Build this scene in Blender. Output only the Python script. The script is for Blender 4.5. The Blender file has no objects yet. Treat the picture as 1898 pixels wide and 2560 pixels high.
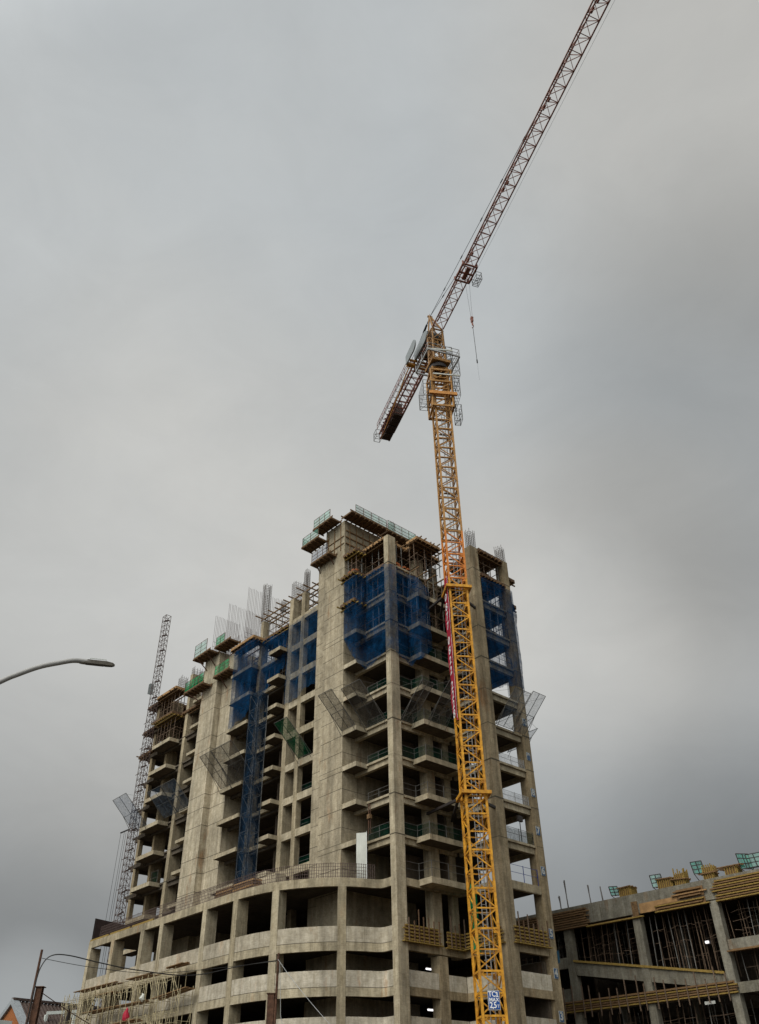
import bpy, math, random
from mathutils import Vector, Matrix, noise
random.seed(7)
R = math.radians
scene = bpy.context.scene
col = scene.collection
# ------------------------------------------------------------------ frames
CX, CY = 0.367766, 67.498998
UX, UY = -0.67334685, 0.73932673
VX, VY = 0.73932673, 0.67334685
def P(u, v, z=0.0):                       # tower frame
    return Vector((CX + u*UX + v*VX, CY + u*UY + v*VY, z))
RX, RY = 21.90, 81.79
_t = R(-46.354)
def Q(u, v, z=0.0):                       # frame of the second building
    return Vector((RX + u*math.sin(_t) + v*math.cos(_t), RY + u*math.cos(_t) - v*math.sin(_t), z))
Z6, ST = 18.1, 3.18
def fl(n): return Z6 + ST*(n-6)
PODZ = {6: 18.1, 5: 13.68, 4: 10.80, 3: 7.93, 2: 5.06, 1: 2.2}
WORD = {3:'three',4:'four',5:'five',6:'six',7:'seven',8:'eight',9:'nine',10:'ten',11:'eleven',12:'twelve',13:'thirteen',14:'fourteen',15:'fifteen',16:'sixteen'}
# ------------------------------------------------------------------ materials
def nodes_of(m):
    m.use_nodes = True
    nt = m.node_tree
    for n in list(nt.nodes): nt.nodes.remove(n)
    return nt
def N(nt, t, **kw):
    n = nt.nodes.new(t)
    for k, v in kw.items():
        if k.startswith('i_'): n.inputs[k[2:].replace('_', ' ')].default_value = v
        else: setattr(n, k, v)
    return n
def Lk(nt, a, ai, b, bi): nt.links.new(a.outputs[ai], b.inputs[bi])
def noise_tex(nt, scale, xyz=(1, 1, 1), detail=4, rough=.55):
    g = N(nt, 'ShaderNodeNewGeometry'); mp = N(nt, 'ShaderNodeMapping'); mp.inputs['Scale'].default_value = xyz
    Lk(nt, g, 'Position', mp, 'Vector')
    n = N(nt, 'ShaderNodeTexNoise'); n.inputs['Scale'].default_value = scale; n.inputs['Detail'].default_value = detail; n.inputs['Roughness'].default_value = rough
    Lk(nt, mp, 0, n, 'Vector'); return n
def ramp(nt, src, p0, p1, c0, c1):
    r = N(nt, 'ShaderNodeValToRGB'); e = r.color_ramp.elements
    e[0].position, e[1].position = p0, p1
    e[0].color = c0 if len(c0) == 4 else (*c0, 1); e[1].color = c1 if len(c1) == 4 else (*c1, 1)
    Lk(nt, src, 0, r, 'Fac'); return r
def mul(nt, a, b, fac=1.0, mode='MULTIPLY'):
    m = N(nt, 'ShaderNodeMix', data_type='RGBA', blend_type=mode); m.inputs[0].default_value = fac
    nt.links.new(a, m.inputs[6]); nt.links.new(b, m.inputs[7]); return m.outputs[2]
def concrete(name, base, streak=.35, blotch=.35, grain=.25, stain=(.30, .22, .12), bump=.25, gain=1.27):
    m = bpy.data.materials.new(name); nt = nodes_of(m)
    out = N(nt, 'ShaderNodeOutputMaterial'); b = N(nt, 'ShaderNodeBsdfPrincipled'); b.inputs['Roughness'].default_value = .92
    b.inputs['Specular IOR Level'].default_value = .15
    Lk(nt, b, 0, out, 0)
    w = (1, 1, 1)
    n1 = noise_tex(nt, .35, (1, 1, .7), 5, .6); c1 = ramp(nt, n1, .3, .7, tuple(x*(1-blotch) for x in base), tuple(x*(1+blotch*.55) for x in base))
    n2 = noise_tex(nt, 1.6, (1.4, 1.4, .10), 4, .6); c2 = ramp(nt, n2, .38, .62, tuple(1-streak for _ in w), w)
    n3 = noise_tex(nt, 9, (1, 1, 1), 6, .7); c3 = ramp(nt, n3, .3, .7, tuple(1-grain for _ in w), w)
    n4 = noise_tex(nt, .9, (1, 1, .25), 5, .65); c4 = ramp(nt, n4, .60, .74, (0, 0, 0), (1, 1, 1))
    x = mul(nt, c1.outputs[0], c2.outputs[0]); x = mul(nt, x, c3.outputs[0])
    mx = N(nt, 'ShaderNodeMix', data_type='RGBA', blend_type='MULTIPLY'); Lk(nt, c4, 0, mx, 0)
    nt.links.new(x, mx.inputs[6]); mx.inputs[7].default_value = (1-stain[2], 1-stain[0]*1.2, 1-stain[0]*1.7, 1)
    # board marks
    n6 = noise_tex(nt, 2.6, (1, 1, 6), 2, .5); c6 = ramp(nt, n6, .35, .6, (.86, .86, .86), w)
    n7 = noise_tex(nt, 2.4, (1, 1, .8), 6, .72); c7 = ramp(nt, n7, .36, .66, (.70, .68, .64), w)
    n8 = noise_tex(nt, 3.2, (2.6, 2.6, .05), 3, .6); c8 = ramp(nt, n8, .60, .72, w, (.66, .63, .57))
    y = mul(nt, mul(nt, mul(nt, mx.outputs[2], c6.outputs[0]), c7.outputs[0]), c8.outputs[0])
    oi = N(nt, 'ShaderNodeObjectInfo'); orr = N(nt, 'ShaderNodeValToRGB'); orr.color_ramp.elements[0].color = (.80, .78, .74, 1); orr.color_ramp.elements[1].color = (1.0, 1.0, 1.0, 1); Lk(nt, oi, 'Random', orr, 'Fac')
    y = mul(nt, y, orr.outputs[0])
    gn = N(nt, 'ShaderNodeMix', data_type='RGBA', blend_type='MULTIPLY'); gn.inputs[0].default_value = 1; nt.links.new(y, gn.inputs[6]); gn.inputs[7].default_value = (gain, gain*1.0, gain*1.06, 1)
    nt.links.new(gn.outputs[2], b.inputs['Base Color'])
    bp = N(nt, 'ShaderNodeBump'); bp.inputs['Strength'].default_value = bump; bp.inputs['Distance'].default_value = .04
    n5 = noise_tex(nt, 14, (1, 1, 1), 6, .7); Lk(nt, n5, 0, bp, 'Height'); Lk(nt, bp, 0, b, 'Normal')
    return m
def plain(name, c, rough=.6, var=.25, scale=3, metal=0, spec=.3, c2=None, xyz=(1, 1, 1)):
    m = bpy.data.materials.new(name); nt = nodes_of(m)
    out = N(nt, 'ShaderNodeOutputMaterial'); b = N(nt, 'ShaderNodeBsdfPrincipled'); b.inputs['Roughness'].default_value = rough
    b.inputs['Metallic'].default_value = metal; b.inputs['Specular IOR Level'].default_value = spec
    n = noise_tex(nt, scale, xyz, 5, .65)
    r = ramp(nt, n, .35, .68, c2 or tuple(x*(1-var) for x in c), tuple(min(1, x*(1+var*.5)) for x in c))
    nt.links.new(r.outputs[0], b.inputs['Base Color']); Lk(nt, b, 0, out, 0); return m
def net(name, c, cover, trans=.35, scale=7, lo=.55):
    m = bpy.data.materials.new(name); nt = nodes_of(m)
    out = N(nt, 'ShaderNodeOutputMaterial'); tr = N(nt, 'ShaderNodeBsdfTransparent')
    d = N(nt, 'ShaderNodeBsdfDiffuse'); t = N(nt, 'ShaderNodeBsdfTranslucent'); mx = N(nt, 'ShaderNodeMixShader'); mx.inputs[0].default_value = trans
    n = noise_tex(nt, 1.3, (1, 1, .5), 5, .7); cr = ramp(nt, n, .34, .70, tuple(x*.4 for x in c), tuple(min(1, x*1.9) for x in c))
    nt.links.new(cr.outputs[0], d.inputs['Color']); nt.links.new(cr.outputs[0], t.inputs['Color'])
    Lk(nt, d, 0, mx, 1); Lk(nt, t, 0, mx, 2)
    n2 = noise_tex(nt, scale, (1, 1, 1), 6, .75); f = ramp(nt, n2, .32, .68, (cover*lo,)*3, (min(1, cover*1.25),)*3)
    m2 = N(nt, 'ShaderNodeMixShader'); Lk(nt, f, 0, m2, 0); Lk(nt, tr, 0, m2, 1); Lk(nt, mx, 0, m2, 2); Lk(nt, m2, 0, out, 0)
    return m
def glow(name, c, s):
    m = bpy.data.materials.new(name); nt = nodes_of(m); out = N(nt, 'ShaderNodeOutputMaterial')
    e = N(nt, 'ShaderNodeEmission'); e.inputs[0].default_value = (*c, 1); e.inputs[1].default_value = s; Lk(nt, e, 0, out, 0); return m
CB = (.52, .445, .295)
M = dict(
    conc=concrete('tower_concrete', CB), core=concrete('core_concrete', (.54, .47, .325), .28, .34, .24),
    edge=concrete('slab_edge_concrete', (.52, .45, .305), .28, .24, .22), soffit=concrete('shaded_soffit_concrete', (.15, .125, .09), .1, .3, .2, gain=1.0),  # soffit: slab concrete darkened, shade put into its colour
    para=concrete('parapet_plaster', (.56, .505, .38), .24, .26, .18), pod=concrete('podium_concrete', (.52, .45, .30), .36, .34, .24),
    rcol=concrete('brown_concrete', (.46, .37, .225), .42, .36, .3), groove=plain('joint_grime', (.09, .075, .05), .95),
    yellow=plain('crane_yellow', (.62, .30, .022), .5, .42, 2.2, c2=(.34, .15, .02)), orange=plain('crane_orange', (.60, .20, .03), .5, .3, 5),
    ochre=plain('crane_ochre', (.40, .20, .05), .5, .4, 3), orange2=plain('beam_orange', (.55, .24, .05), .5, .3, 3), jib=plain('jib_brown', (.25, .10, .068), .6, .4, 4), dark=plain('dark_steel', (.035, .028, .025), .6), grey=plain('galvanised', (.36, .36, .35), .5, .25),
    white=plain('white_sheet', (.52, .52, .46), .6, .22, 1.2, xyz=(1, 1, .4)), wire=plain('wire_black', (.03, .028, .026), .6), rust=plain('rusty_steel', (.095, .045, .025), .85, .55, 6),
    rebar=plain('rebar', (.11, .075, .065), .8, .4, 6), rebarl=plain('rebar_pale', (.20, .18, .165), .8, .3, 6), timber=plain('raw_timber', (.17, .10, .045), .85, .5, 5),
    ply=plain('plywood_brown', (.13, .075, .04), .85, .45, 3), plyo=plain('plywood_orange', (.36, .21, .09), .8, .3, 2), ytimb=plain('yellow_timber', (.29, .19, .045), .8, .5, 6, xyz=(1, 1, 3)),
    brown=plain('formwork_board', (.20, .115, .05), .85, .4, 5, xyz=(.6, .6, 5)), prop=plain('prop_steel', (.20, .19, .17), .6, .4, 4), postd=plain('post_dull', (.10, .095, .085), .6, .3), propd=plain('prop_rust', (.15, .10, .065), .7, .4, 4),
    scaf=plain('scaffold_yellow', (.44, .37, .22), .6, .35, 5), tarp=plain('black_tarp', (.030, .018, .016), .8, .3), red=plain('red_cloth', (.34, .010, .03), .7, .15),
    fplate=plain('dull_white_plate', (.46, .46, .42), .6), fblue=plain('dull_blue_plate', (.05, .10, .19), .6, .2), sblue=plain('sign_blue', (.012, .075, .30), .5, .15), swhite=plain('sign_white', (.78, .78, .76), .5, .08), blk=plain('machine_black', (.02, .023, .022), .5),
    lampm=plain('lamp_grey', (.105, .092, .07), .6, .35, 40), headm=plain('head_ochre', (.30, .155, .045), .55, .4, 3), cwm=plain('counterweight_brown', (.055, .035, .028), .8, .4, 3), platem=plain('pale_plate', (.27, .29, .29), .5, .15), pipe=plain('lamp_pipe', (.34, .33, .31), .45, .2, 4), brick=plain('orange_brick', (.33, .12, .04), .9, .35, 12),
    roof=plain('roof_sheet', (.10, .07, .058), .7, .4, 4), facia=plain('grey_fascia', (.28, .30, .31), .7, .2), wfr=plain('white_frame', (.60, .63, .58), .6, .1),
    hwall=plain('pale_wall', (.36, .38, .30), .9, .2), asphalt=plain('asphalt', (.05, .048, .045), .95, .3, 2), earth=plain('site_earth', (.055, .042, .028), .95, .4, .5),
    nblue=net('blue_netting', (.006, .048, .125), .60, .45, 3.5, .45), ntower=net('dark_blue_netting', (.010, .024, .045), .74, .35, 4), nblue2=net('faded_blue_netting', (.012, .055, .125), .46, .40, 4, .45), ngreen=net('green_netting', (.003, .024, .015), .58, .3),
    ngreen3=net('leaf_green_netting', (.012, .085, .038), .74, .4), ngreen2=net('bright_green_netting', (.01, .30, .12), .72, .4), nteal=net('pale_green_netting', (.22, .48, .38), .50, .45), ngrey=net('grey_netting', (.075, .068, .058), .60, .3, 9, .45),
    ngreyb=net('blue_grey_netting', (.10, .14, .19), .46, .3, 9, .4), nwhite=net('white_netting', (.55, .57, .57), .45, .4), tube=glow('lamp_tube', (1, .97, 1), 1.6), bulb=glow('work_lamp', (1, .95, .93), 1.3),
    blue=plain('blue_rail', (.02, .04, .20), .5, .2), teal=plain('teal_sheet', (.008, .05, .085), .6, .2), rbc=concrete('grey_concrete', (.315, .295, .225), .3, .3, .3, gain=1.15), dim=concrete('shaded_concrete', (.15, .12, .085), .1, .3, .2, gain=1.0), orangeclay=plain('clay_blocks', (.38, .12, .04), .9, .4, 6),  # dim: shade of interiors and balcony undersides put into the colour
)
# ------------------------------------------------------------------ mesh builder
class MB:
    def __init__(s): s.v = []; s.f = []; s.mi = []; s.k = 0
    def hexa(s, a):                                           # 8 points: bottom loop, top loop
        n = len(s.v); s.v += [tuple(p) for p in a]
        for f in ((0, 3, 2, 1), (4, 5, 6, 7), (0, 1, 5, 4), (1, 2, 6, 5), (2, 3, 7, 6), (3, 0, 4, 7)):
            s.f.append(tuple(n+i for i in f)); s.mi.append(s.k)
    def box(s, u0, u1, v0, v1, z0, z1, F=None):
        F = F or P
        s.hexa([F(u, v, z) for z in (z0, z1) for u, v in ((u0, v0), (u0, v1), (u1, v1), (u1, v0))])
    def bar(s, p, q, w, h=None, up=(0, 0, 1)):
        p, q = Vector(p), Vector(q); h = h or w
        d = q-p
        if d.length < 1e-6: return
        d.normalize(); up = Vector(up)
        if abs(d.dot(up)) > .98: up = Vector((UX, UY, 0))
        a = d.cross(up).normalized()*(w/2); b = a.cross(d).normalized()*(h/2)
        s.hexa([o+i*a+j*b for o in (p, q) for i, j in ((-1, -1), (1, -1), (1, 1), (-1, 1))])
    def tube(s, pts, r, n=8, cap=True):
        pts = [Vector(p) for p in pts]; base = len(s.v); rr = r if isinstance(r, (list, tuple)) else [r]*len(pts)
        prev = None
        for i, p in enumerate(pts):
            d = (pts[min(i+1, len(pts)-1)]-pts[max(i-1, 0)]).normalized()
            if prev is None:
                a = d.orthogonal().normalized()
            else:
                a = (prev-d*prev.dot(d)).normalized()
            prev = a; b = d.cross(a)
            for k in range(n):
                t = 2*math.pi*k/n; s.v.append(tuple(p+(a*math.cos(t)+b*math.sin(t))*rr[i]))
        for i in range(len(pts)-1):
            for k in range(n):
                s.f.append((base+i*n+k, base+i*n+(k+1) % n, base+(i+1)*n+(k+1) % n, base+(i+1)*n+k)); s.mi.append(s.k)
        if cap:
            s.f.append(tuple(base+k for k in range(n))[::-1]); s.mi.append(s.k)
            s.f.append(tuple(base+(len(pts)-1)*n+k for k in range(n))); s.mi.append(s.k)
    def prism(s, pts, z0, z1):                                # pts: world xy vectors
        n = len(s.v); k = len(pts)
        s.v += [(p.x, p.y, z0) for p in pts]+[(p.x, p.y, z1) for p in pts]
        s.f.append(tuple(n+i for i in range(k))); s.f.append(tuple(n+k+i for i in range(k))); s.mi += [s.k]*2
        for i in range(k):
            j = (i+1) % k; s.f.append((n+i, n+j, n+k+j, n+k+i)); s.mi.append(s.k)
    def ribbon(s, inner, outer, z0, z1):                      # wall strip between two polylines of world xy
        n = len(s.v); k = len(inner)
        for a, b in zip(inner, outer):
            s.v += [(a.x, a.y, z0), (b.x, b.y, z0), (b.x, b.y, z1), (a.x, a.y, z1)]
        for i in range(k-1):
            for j in range(4):
                s.f.append((n+4*i+j, n+4*i+(j+1) % 4, n+4*i+4+(j+1) % 4, n+4*i+4+j)); s.mi.append(s.k)
        s.f.append((n, n+1, n+2, n+3)); s.f.append((n+4*k-1, n+4*k-2, n+4*k-3, n+4*k-4)); s.mi += [s.k]*2
    def grid(s, rows):                                        # rows of points -> sheet
        n = len(s.v); w = len(rows[0])
        for r in rows: s.v += [tuple(p) for p in r]
        for i in range(len(rows)-1):
            for j in range(w-1):
                s.f.append((n+i*w+j, n+i*w+j+1, n+(i+1)*w+j+1, n+(i+1)*w+j)); s.mi.append(s.k)
    def mesh(s, me, M4):
        n = len(s.v); s.v += [tuple(M4 @ v.co) for v in me.vertices]
        for p in me.polygons: s.f.append(tuple(n+i for i in p.vertices)); s.mi.append(s.k)
    def build(s, name, mat, parent=None, smooth=False, at=None):
        o0 = Vector((0, 0, 0))
        if parent is not None: o0 = wloc(parent)
        if at is not None: off = Vector(at)
        elif parent is not None: off = o0
        else:
            xs = [p[0] for p in s.v]; ys = [p[1] for p in s.v]; off = Vector(((min(xs)+max(xs))/2, (min(ys)+max(ys))/2, min(p[2] for p in s.v)))
        me = bpy.data.meshes.new(name); me.from_pydata([tuple(Vector(p)-off) for p in s.v], [], s.f)
        ms = mat if isinstance(mat, (list, tuple)) else [mat]
        for m in ms: me.materials.append(M[m] if isinstance(m, str) else m)
        if len(ms) > 1: me.polygons.foreach_set('material_index', s.mi)
        if smooth: me.polygons.foreach_set('use_smooth', [True]*len(me.polygons))
        import bmesh
        bm = bmesh.new(); bm.from_mesh(me); bmesh.ops.recalc_face_normals(bm, faces=bm.faces); bm.to_mesh(me); bm.free()
        me.update(); o = bpy.data.objects.new(name, me); col.objects.link(o)
        if parent is not None: o.parent = parent
        o.location = off-o0; WL[o.name] = off
        return o
WL = {}
def wloc(o): return WL[o.name]
def tag(o, label=None, cat=None, group=None, kind=None):
    if label: o['label'] = label
    if cat: o['category'] = cat
    if group: o['group'] = group
    if kind: o['kind'] = kind
    return o
def thing(name, label, cat, loc, group=None):
    o = bpy.data.objects.new(name, None); o.empty_display_size = .3; col.objects.link(o); o.location = loc; WL[o.name] = Vector(loc)
    return tag(o, label, cat, group)
def one(fn, name, mat, parent=None, **kw):
    b = MB(); fn(b); return b.build(name, mat, parent, **kw)
def boxpart(name, mat, parent, *a, F=None):
    b = MB(); b.box(*a, F=F); return b.build(name, mat, parent)
def text_mesh(s, size=1.0, bold=.02):
    cu = bpy.data.curves.new('txt', 'FONT'); cu.body = s; cu.size = size; cu.align_x = 'CENTER'; cu.align_y = 'CENTER'; cu.offset = bold*size; cu.extrude = .006
    o = bpy.data.objects.new('txt', cu); col.objects.link(o); dg = bpy.context.evaluated_depsgraph_get(); dg.update()
    me = bpy.data.meshes.new_from_object(o.evaluated_get(dg)); col.objects.unlink(o); bpy.data.objects.remove(o); return me
def face_matrix(o, right, up, sx=1, sy=1):
    r = Vector(right).normalized(); u = Vector(up).normalized(); n = r.cross(u)
    m = Matrix.Identity(4)
    for i in range(3): m[i][0] = r[i]*sx; m[i][1] = u[i]*sy; m[i][2] = n[i]; m[i][3] = o[i]
    return m
def lerp(a, b, t): return a+(b-a)*t
def interp(x, pts):
    if x <= pts[0][0]: return pts[0][1]
    for (a, fa), (b, fb) in zip(pts, pts[1:]):
        if x <= b: return fa+(fb-fa)*(x-a)/(b-a)
    return pts[-1][1]
# ------------------------------------------------------------------ ground
one(lambda b: b.grid([[Vector((x, y, 0)) for x in (-900, -60, 60, 900)] for y in (-300, -20, 60, 150, 900)]), 'ground', 'earth')['kind'] = 'structure'
one(lambda b: b.grid([[Vector((x, y, .004)) for x in (-300, 300)] for y in (-8, 9)]), 'road', 'asphalt')['kind'] = 'structure'
def _pv(b): b.box(-60, 60, 9, 12, 0, .14, F=lambda u, v, z: Vector((u, v, z)))
one(_pv, 'pavement', 'rbc')['kind'] = 'structure'
# ------------------------------------------------------------------ the tower under construction
T = thing('tower_building', 'unfinished concrete tower with curved podium, tall core walls and blue nets, behind the yellow crane', 'building', P(0, 0, 0))
# podium outline (curve fitted as a plan, metres)
pk = [(36.3, -6.67), (30, -6.67), (24, -6.67), (18, -6.67), (13.5, -6.67), (11, -6.62), (9.5, -6.52), (8.4, -6.36), (7.4, -6.12), (6.4, -5.78), (5.3, -5.24), (4.27, -4.55), (3.2, -3.68), (2.45, -2.8), (1.9, -1.85), (1.55, -1.0), (1.25, -.3), (.9, -.02), (.02, -.02)]
def cat(p, n=5):
    out = []
    for i in range(len(p)-1):
        a, b, c, d = p[max(i-1, 0)], p[i], p[i+1], p[min(i+2, len(p)-1)]
        for k in range(n):
            t = k/n
            out.append(tuple(.5*(2*b[j]+(c[j]-a[j])*t+(2*a[j]-5*b[j]+4*c[j]-d[j])*t*t+(3*b[j]-a[j]-3*c[j]+d[j])*t**3) for j in (0, 1)))
    out.append(p[-1]); return out
pod = pk[:4]+cat(pk[4:], 4)
def offs(path, d):                                            # d > 0: inward (to the +v side)
    out = []
    for i in range(len(path)):
        a, b = path[max(i-1, 0)], path[min(i+1, len(path)-1)]
        tx, ty = b[0]-a[0], b[1]-a[1]; l = math.hypot(tx, ty); nx, ny = -ty/l, tx/l
        if ny < 0 and nx < .2: nx, ny = -nx, -ny
        if i and (nx*out[-1][2]+ny*out[-1][3]) < 0: nx, ny = -nx, -ny
        out.append((path[i][0]+nx*d, path[i][1]+ny*d, nx, ny))
    return [(x, y) for x, y, _, _ in out]
def XY(path): return [P(u, v) for u, v in path]
def ring(b, d0, d1, z0, z1): b.ribbon(XY(offs(pod, d1)), XY(offs(pod, d0)), z0, z1)
def podtop(n):
    z = PODZ[n]
    b = MB(); b.prism(XY(offs(pod, .30))+XY([(-.35, .3), (-.35, 7.35), (-4.8, 7.35), (-4.8, 12.2), (36.1, 12.2)]), z-.22, z)
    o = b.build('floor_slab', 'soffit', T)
    b = MB(); ring(b, 0, .28, z-.57 if n != 6 else z-.62, z); b.build('edge_beam', 'pod', T)
    if n < 6:                                                  # solid parapet with a dirty joint line under it
        b = MB(); ring(b, .012, .20, z+.002, z+1.06); b.build('parapet', 'para', T)
        b = MB(); ring(b, -.006, .1, z-.012, z+.022); b.build('joint', 'groove', T)
    # facade to the street corner: beams, solid infill panels
    b = MB(); b.box(-.56, -.2, .97, 7.2, z-.55, z); b.box(-5.06, -.56, 7.0, 7.3, z-.551, z-.001); b.box(-5.06, -4.75, 7.95, 11.55, z-.552, z-.002); b.build('edge_beam', 'rcol' if n < 6 else 'conc', T)
    if n < 5:
        b = MB(); b.box(-.53, -.3, 1.0, 4.05, z, z+1.06); b.box(-.53, -.3, 5.1, 7.0, z, z+1.06); b.box(-4.9, -.53, 7.05, 7.25, z, z+1.06); b.box(-5.03, -4.8, 8.05, 11.5, z, z+1.06); b.build('infill_panel', 'para', T)
for n in (6, 5, 4, 3, 2): podtop(n)
for u in (35.95, 31.25, 25.7, 22.35, 15.4, 11.15, 6.55, 2.42):     # podium columns, set square to the edge
    i = min(range(len(pod)), key=lambda k: abs(pod[k][0]-u)); a, b_ = pod[max(i-1, 0)], pod[min(i+1, len(pod)-1)]
    t = Vector((b_[0]-a[0], b_[1]-a[1])).normalized(); nrm = Vector((-t.y, t.x))
    if nrm.y < 0: nrm = -nrm
    if u < 5: nrm = Vector((abs(nrm.x), nrm.y))
    c = Vector(pod[i]) if abs(pod[i][0]-u) < .6 and u < 12 else Vector((u, -6.67))
    w = .31; d = 1.05 if u > 5 else .62
    b = MB()
    for z0, z1 in ((0, 17.485),):
        b.hexa([P(*(c+t*s*w+nrm*(k-.025)), z) for z in (z0, z1) for s, k in ((-1, 0), (-1, d), (1, d), (1, 0))])
    b.build('podium_column', 'pod', T)
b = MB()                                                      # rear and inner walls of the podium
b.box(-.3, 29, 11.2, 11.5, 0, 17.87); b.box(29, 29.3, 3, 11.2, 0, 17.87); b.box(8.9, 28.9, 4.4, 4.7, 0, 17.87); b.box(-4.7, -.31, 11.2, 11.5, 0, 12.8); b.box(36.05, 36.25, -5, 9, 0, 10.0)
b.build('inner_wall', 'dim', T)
boxpart('podium_column', 'pod', T, 35.7, 36.2, 2, 3.2, 0, 17.4); boxpart('podium_column', 'pod', T, 30.5, 31.0, 3, 4.2, 0, 17.4)
# tower floors
def floor_slab(n):
    z = fl(n)
    pts = [(-.5, .02), (24.2, .02), (44.2, .02), (44.2, 11.8), (-5.0, 12.35), (-5.0, 7.15), (-.5, 7.15)] if n <= 14 else [(-.5, .02), (21.2, .02), (21.2, 11.8), (-5.0, 12.35), (-5.0, 7.15), (-.5, 7.15)]
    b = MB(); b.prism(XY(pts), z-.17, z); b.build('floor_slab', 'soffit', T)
    b = MB(); b.box(.03, 4.6, -.012, .16, z-.172, z+.012); b.box(-.515, -.37, .97, 7.1, z-.172, z+.012); b.box(-5.02, -4.87, 8.02, 11.58, z-.172, z+.012); b.box(-4.95, -.5, 7.12, 7.3, z-.173, z+.011); b.build('slab_edge', 'edge', T)
    b = MB()                                                  # beams under the slab edge, set back from its lip
    b.box(.02, 4.6, .16, .5, z-.62, z-.17); b.box(-.36, -.1, .97, 4.1, z-.62, z-.17); b.box(-.36, -.1, 5.15, 7.1, z-.622, z-.17); b.box(-4.86, -4.55, 8.0, 11.55, z-.66, z-.17)
    b.box(-4.8, -.4, 7.32, 7.6, z-.62, z-.17); b.box(-4.2, 1.5, 11.9, 12.2, z-.6, z-.17)
    b.build('edge_beam', 'edge', T)
    b = MB()
    if n <= 14: b.box(30.15, 40.3, .2, .5, z-.6, z-.17); b.box(20.3, 24.2, .2, .5, z-.6, z-.17); b.box(15.2, 20.2, .3, .6, z-.6, z-.17); b.box(43.8, 44.1, .6, 11, z-.55, z-.17); b.box(40.42, 43.7, .06, .4, z-.6, z-.17); b.box(40.5, 42.2, -.4, .03, z-.62, z-.2)
    else: b.box(15.2, 20.2, .3, .6, z-.6, z-.17)
    for k, v in enumerate((3.4, 7.6)): b.box(8.9, 39.5 if n <= 14 else 20.5, v, v+.3, z-.5, z-.17)
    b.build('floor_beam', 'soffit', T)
for n in range(7, 16): floor_slab(n)
def column(u0, u1, v0, v1, z0, z1, mat='conc', joint=True):
    b = MB(); b.box(u0, u1, v0, v1, z0, z1)
    if joint:
        b.k = 1
        for n in range(7, 17):
            z = fl(n)
            if z0 < z-.02 < z1: b.box(u0-.012, u1+.012, v0-.012, v1+.012, z-.05+random.uniform(-.1, .1), z-.018)
    return b.build('column', [mat, 'groove'], T)
column(-.62, 0, -.035, .96, 0, 49.85, 'conc')                  # street corner column
column(-5.1, -4.3, 6.98, 8.0, 0, 49.35, 'rcol'); column(-5.1, -4.2, 11.6, 12.5, 0, 49.6, 'rcol')
column(-.56, .3, 4.12, 5.08, 0, 13.05, 'rcol'); column(-.25, .6, 4.12, 5.08, 13.1, 49, 'conc', False); column(-.1, .4, 6.45, 7.12, 13.1, 49, 'conc', False)
column(14.45, 15.1, -.14, 1.1, 14, 49.5, 'conc', False); column(12.42, 12.98, -.13, .45, 14, 49.4, 'conc', False)
column(20.15, 20.65, -.03, .8, 14, 49.2, 'conc', False); column(34.9, 35.5, -.03, 1.35, 14, 48.3); column(39.6, 40.05, .4, 1.8, 14, 46.5, 'rcol', False); column(42.25, 42.85, -.03, .42, 0, 47.5, 'rcol', False)
column(31.9, 32.3, 2.6, 3.4, 18, 46, 'conc', False)
# core wall and shear walls
def joints(b, u0, u1, v, z0, z1, step, seed, lens=1.0):
    rnd = random.Random(seed); z = z0
    while z < z1:
        b.box(u0, u1, v-.008, v+.02, z, z+.045); z += step*(1 if rnd.random() > .3 else 1) 
b = MB(); b.box(4.62, 7.68, -1.19, 7.0, 0, 53.97); b.box(7.72, 8.79, -1.17, 6.9, 0, 50.6); b.k = 1
b.box(7.675, 7.725, -1.16, -1.0, 14, 50.5)
for n in range(6, 16):
    z = fl(n)
    b.box(4.63, 7.675, -1.196, -1.15, z-.38, z-.335); b.box(4.63, 7.675, -1.196, -1.15, z+1.35, z+1.39); b.box(7.73, 8.795, -1.176, -1.12, z+.52, z+.56); b.box(7.73, 8.795, -1.176, -1.12, z-.93, z-.90)
    b.box(4.612, 4.7, -1.17, 2.5, z+1.35, z+1.38)
    if n in (7, 9, 13): b.box(4.63, 7.675, -1.194, -1.15, z+.05, z+.09)
core = b.build('core_wall', ['core', 'groove'], T)
b = MB(); b.box(27.0, 30.1, -1.2, 3.0, 0, 47.7); b.box(24.2, 26.98, -.45, 3.0, 0, 46.9); b.k = 1
for n in range(6, 15):
    z = fl(n)+.45
    for d in (0, 1.75) if n % 2 else (0,):
        b.box(26.994, 30.105, -1.206, -1.15, z+d, z+d+.045); b.box(26.99, 27.1, -1.2, -.46, z+d, z+d+.045); b.box(24.19, 26.975, -.456, -.4, z+d, z+d+.045)
b.build('shear_wall', ['core', 'groove'], T)
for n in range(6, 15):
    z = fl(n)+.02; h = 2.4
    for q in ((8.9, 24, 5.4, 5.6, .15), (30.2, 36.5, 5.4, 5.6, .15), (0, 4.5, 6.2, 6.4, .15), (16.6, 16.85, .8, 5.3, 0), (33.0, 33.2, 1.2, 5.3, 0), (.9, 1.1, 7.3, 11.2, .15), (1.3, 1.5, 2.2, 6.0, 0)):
        boxpart('inner_wall', 'dim', T, *q[:4], z, z+h+q[4])  # added partitions that keep light from passing through the floors
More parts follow.
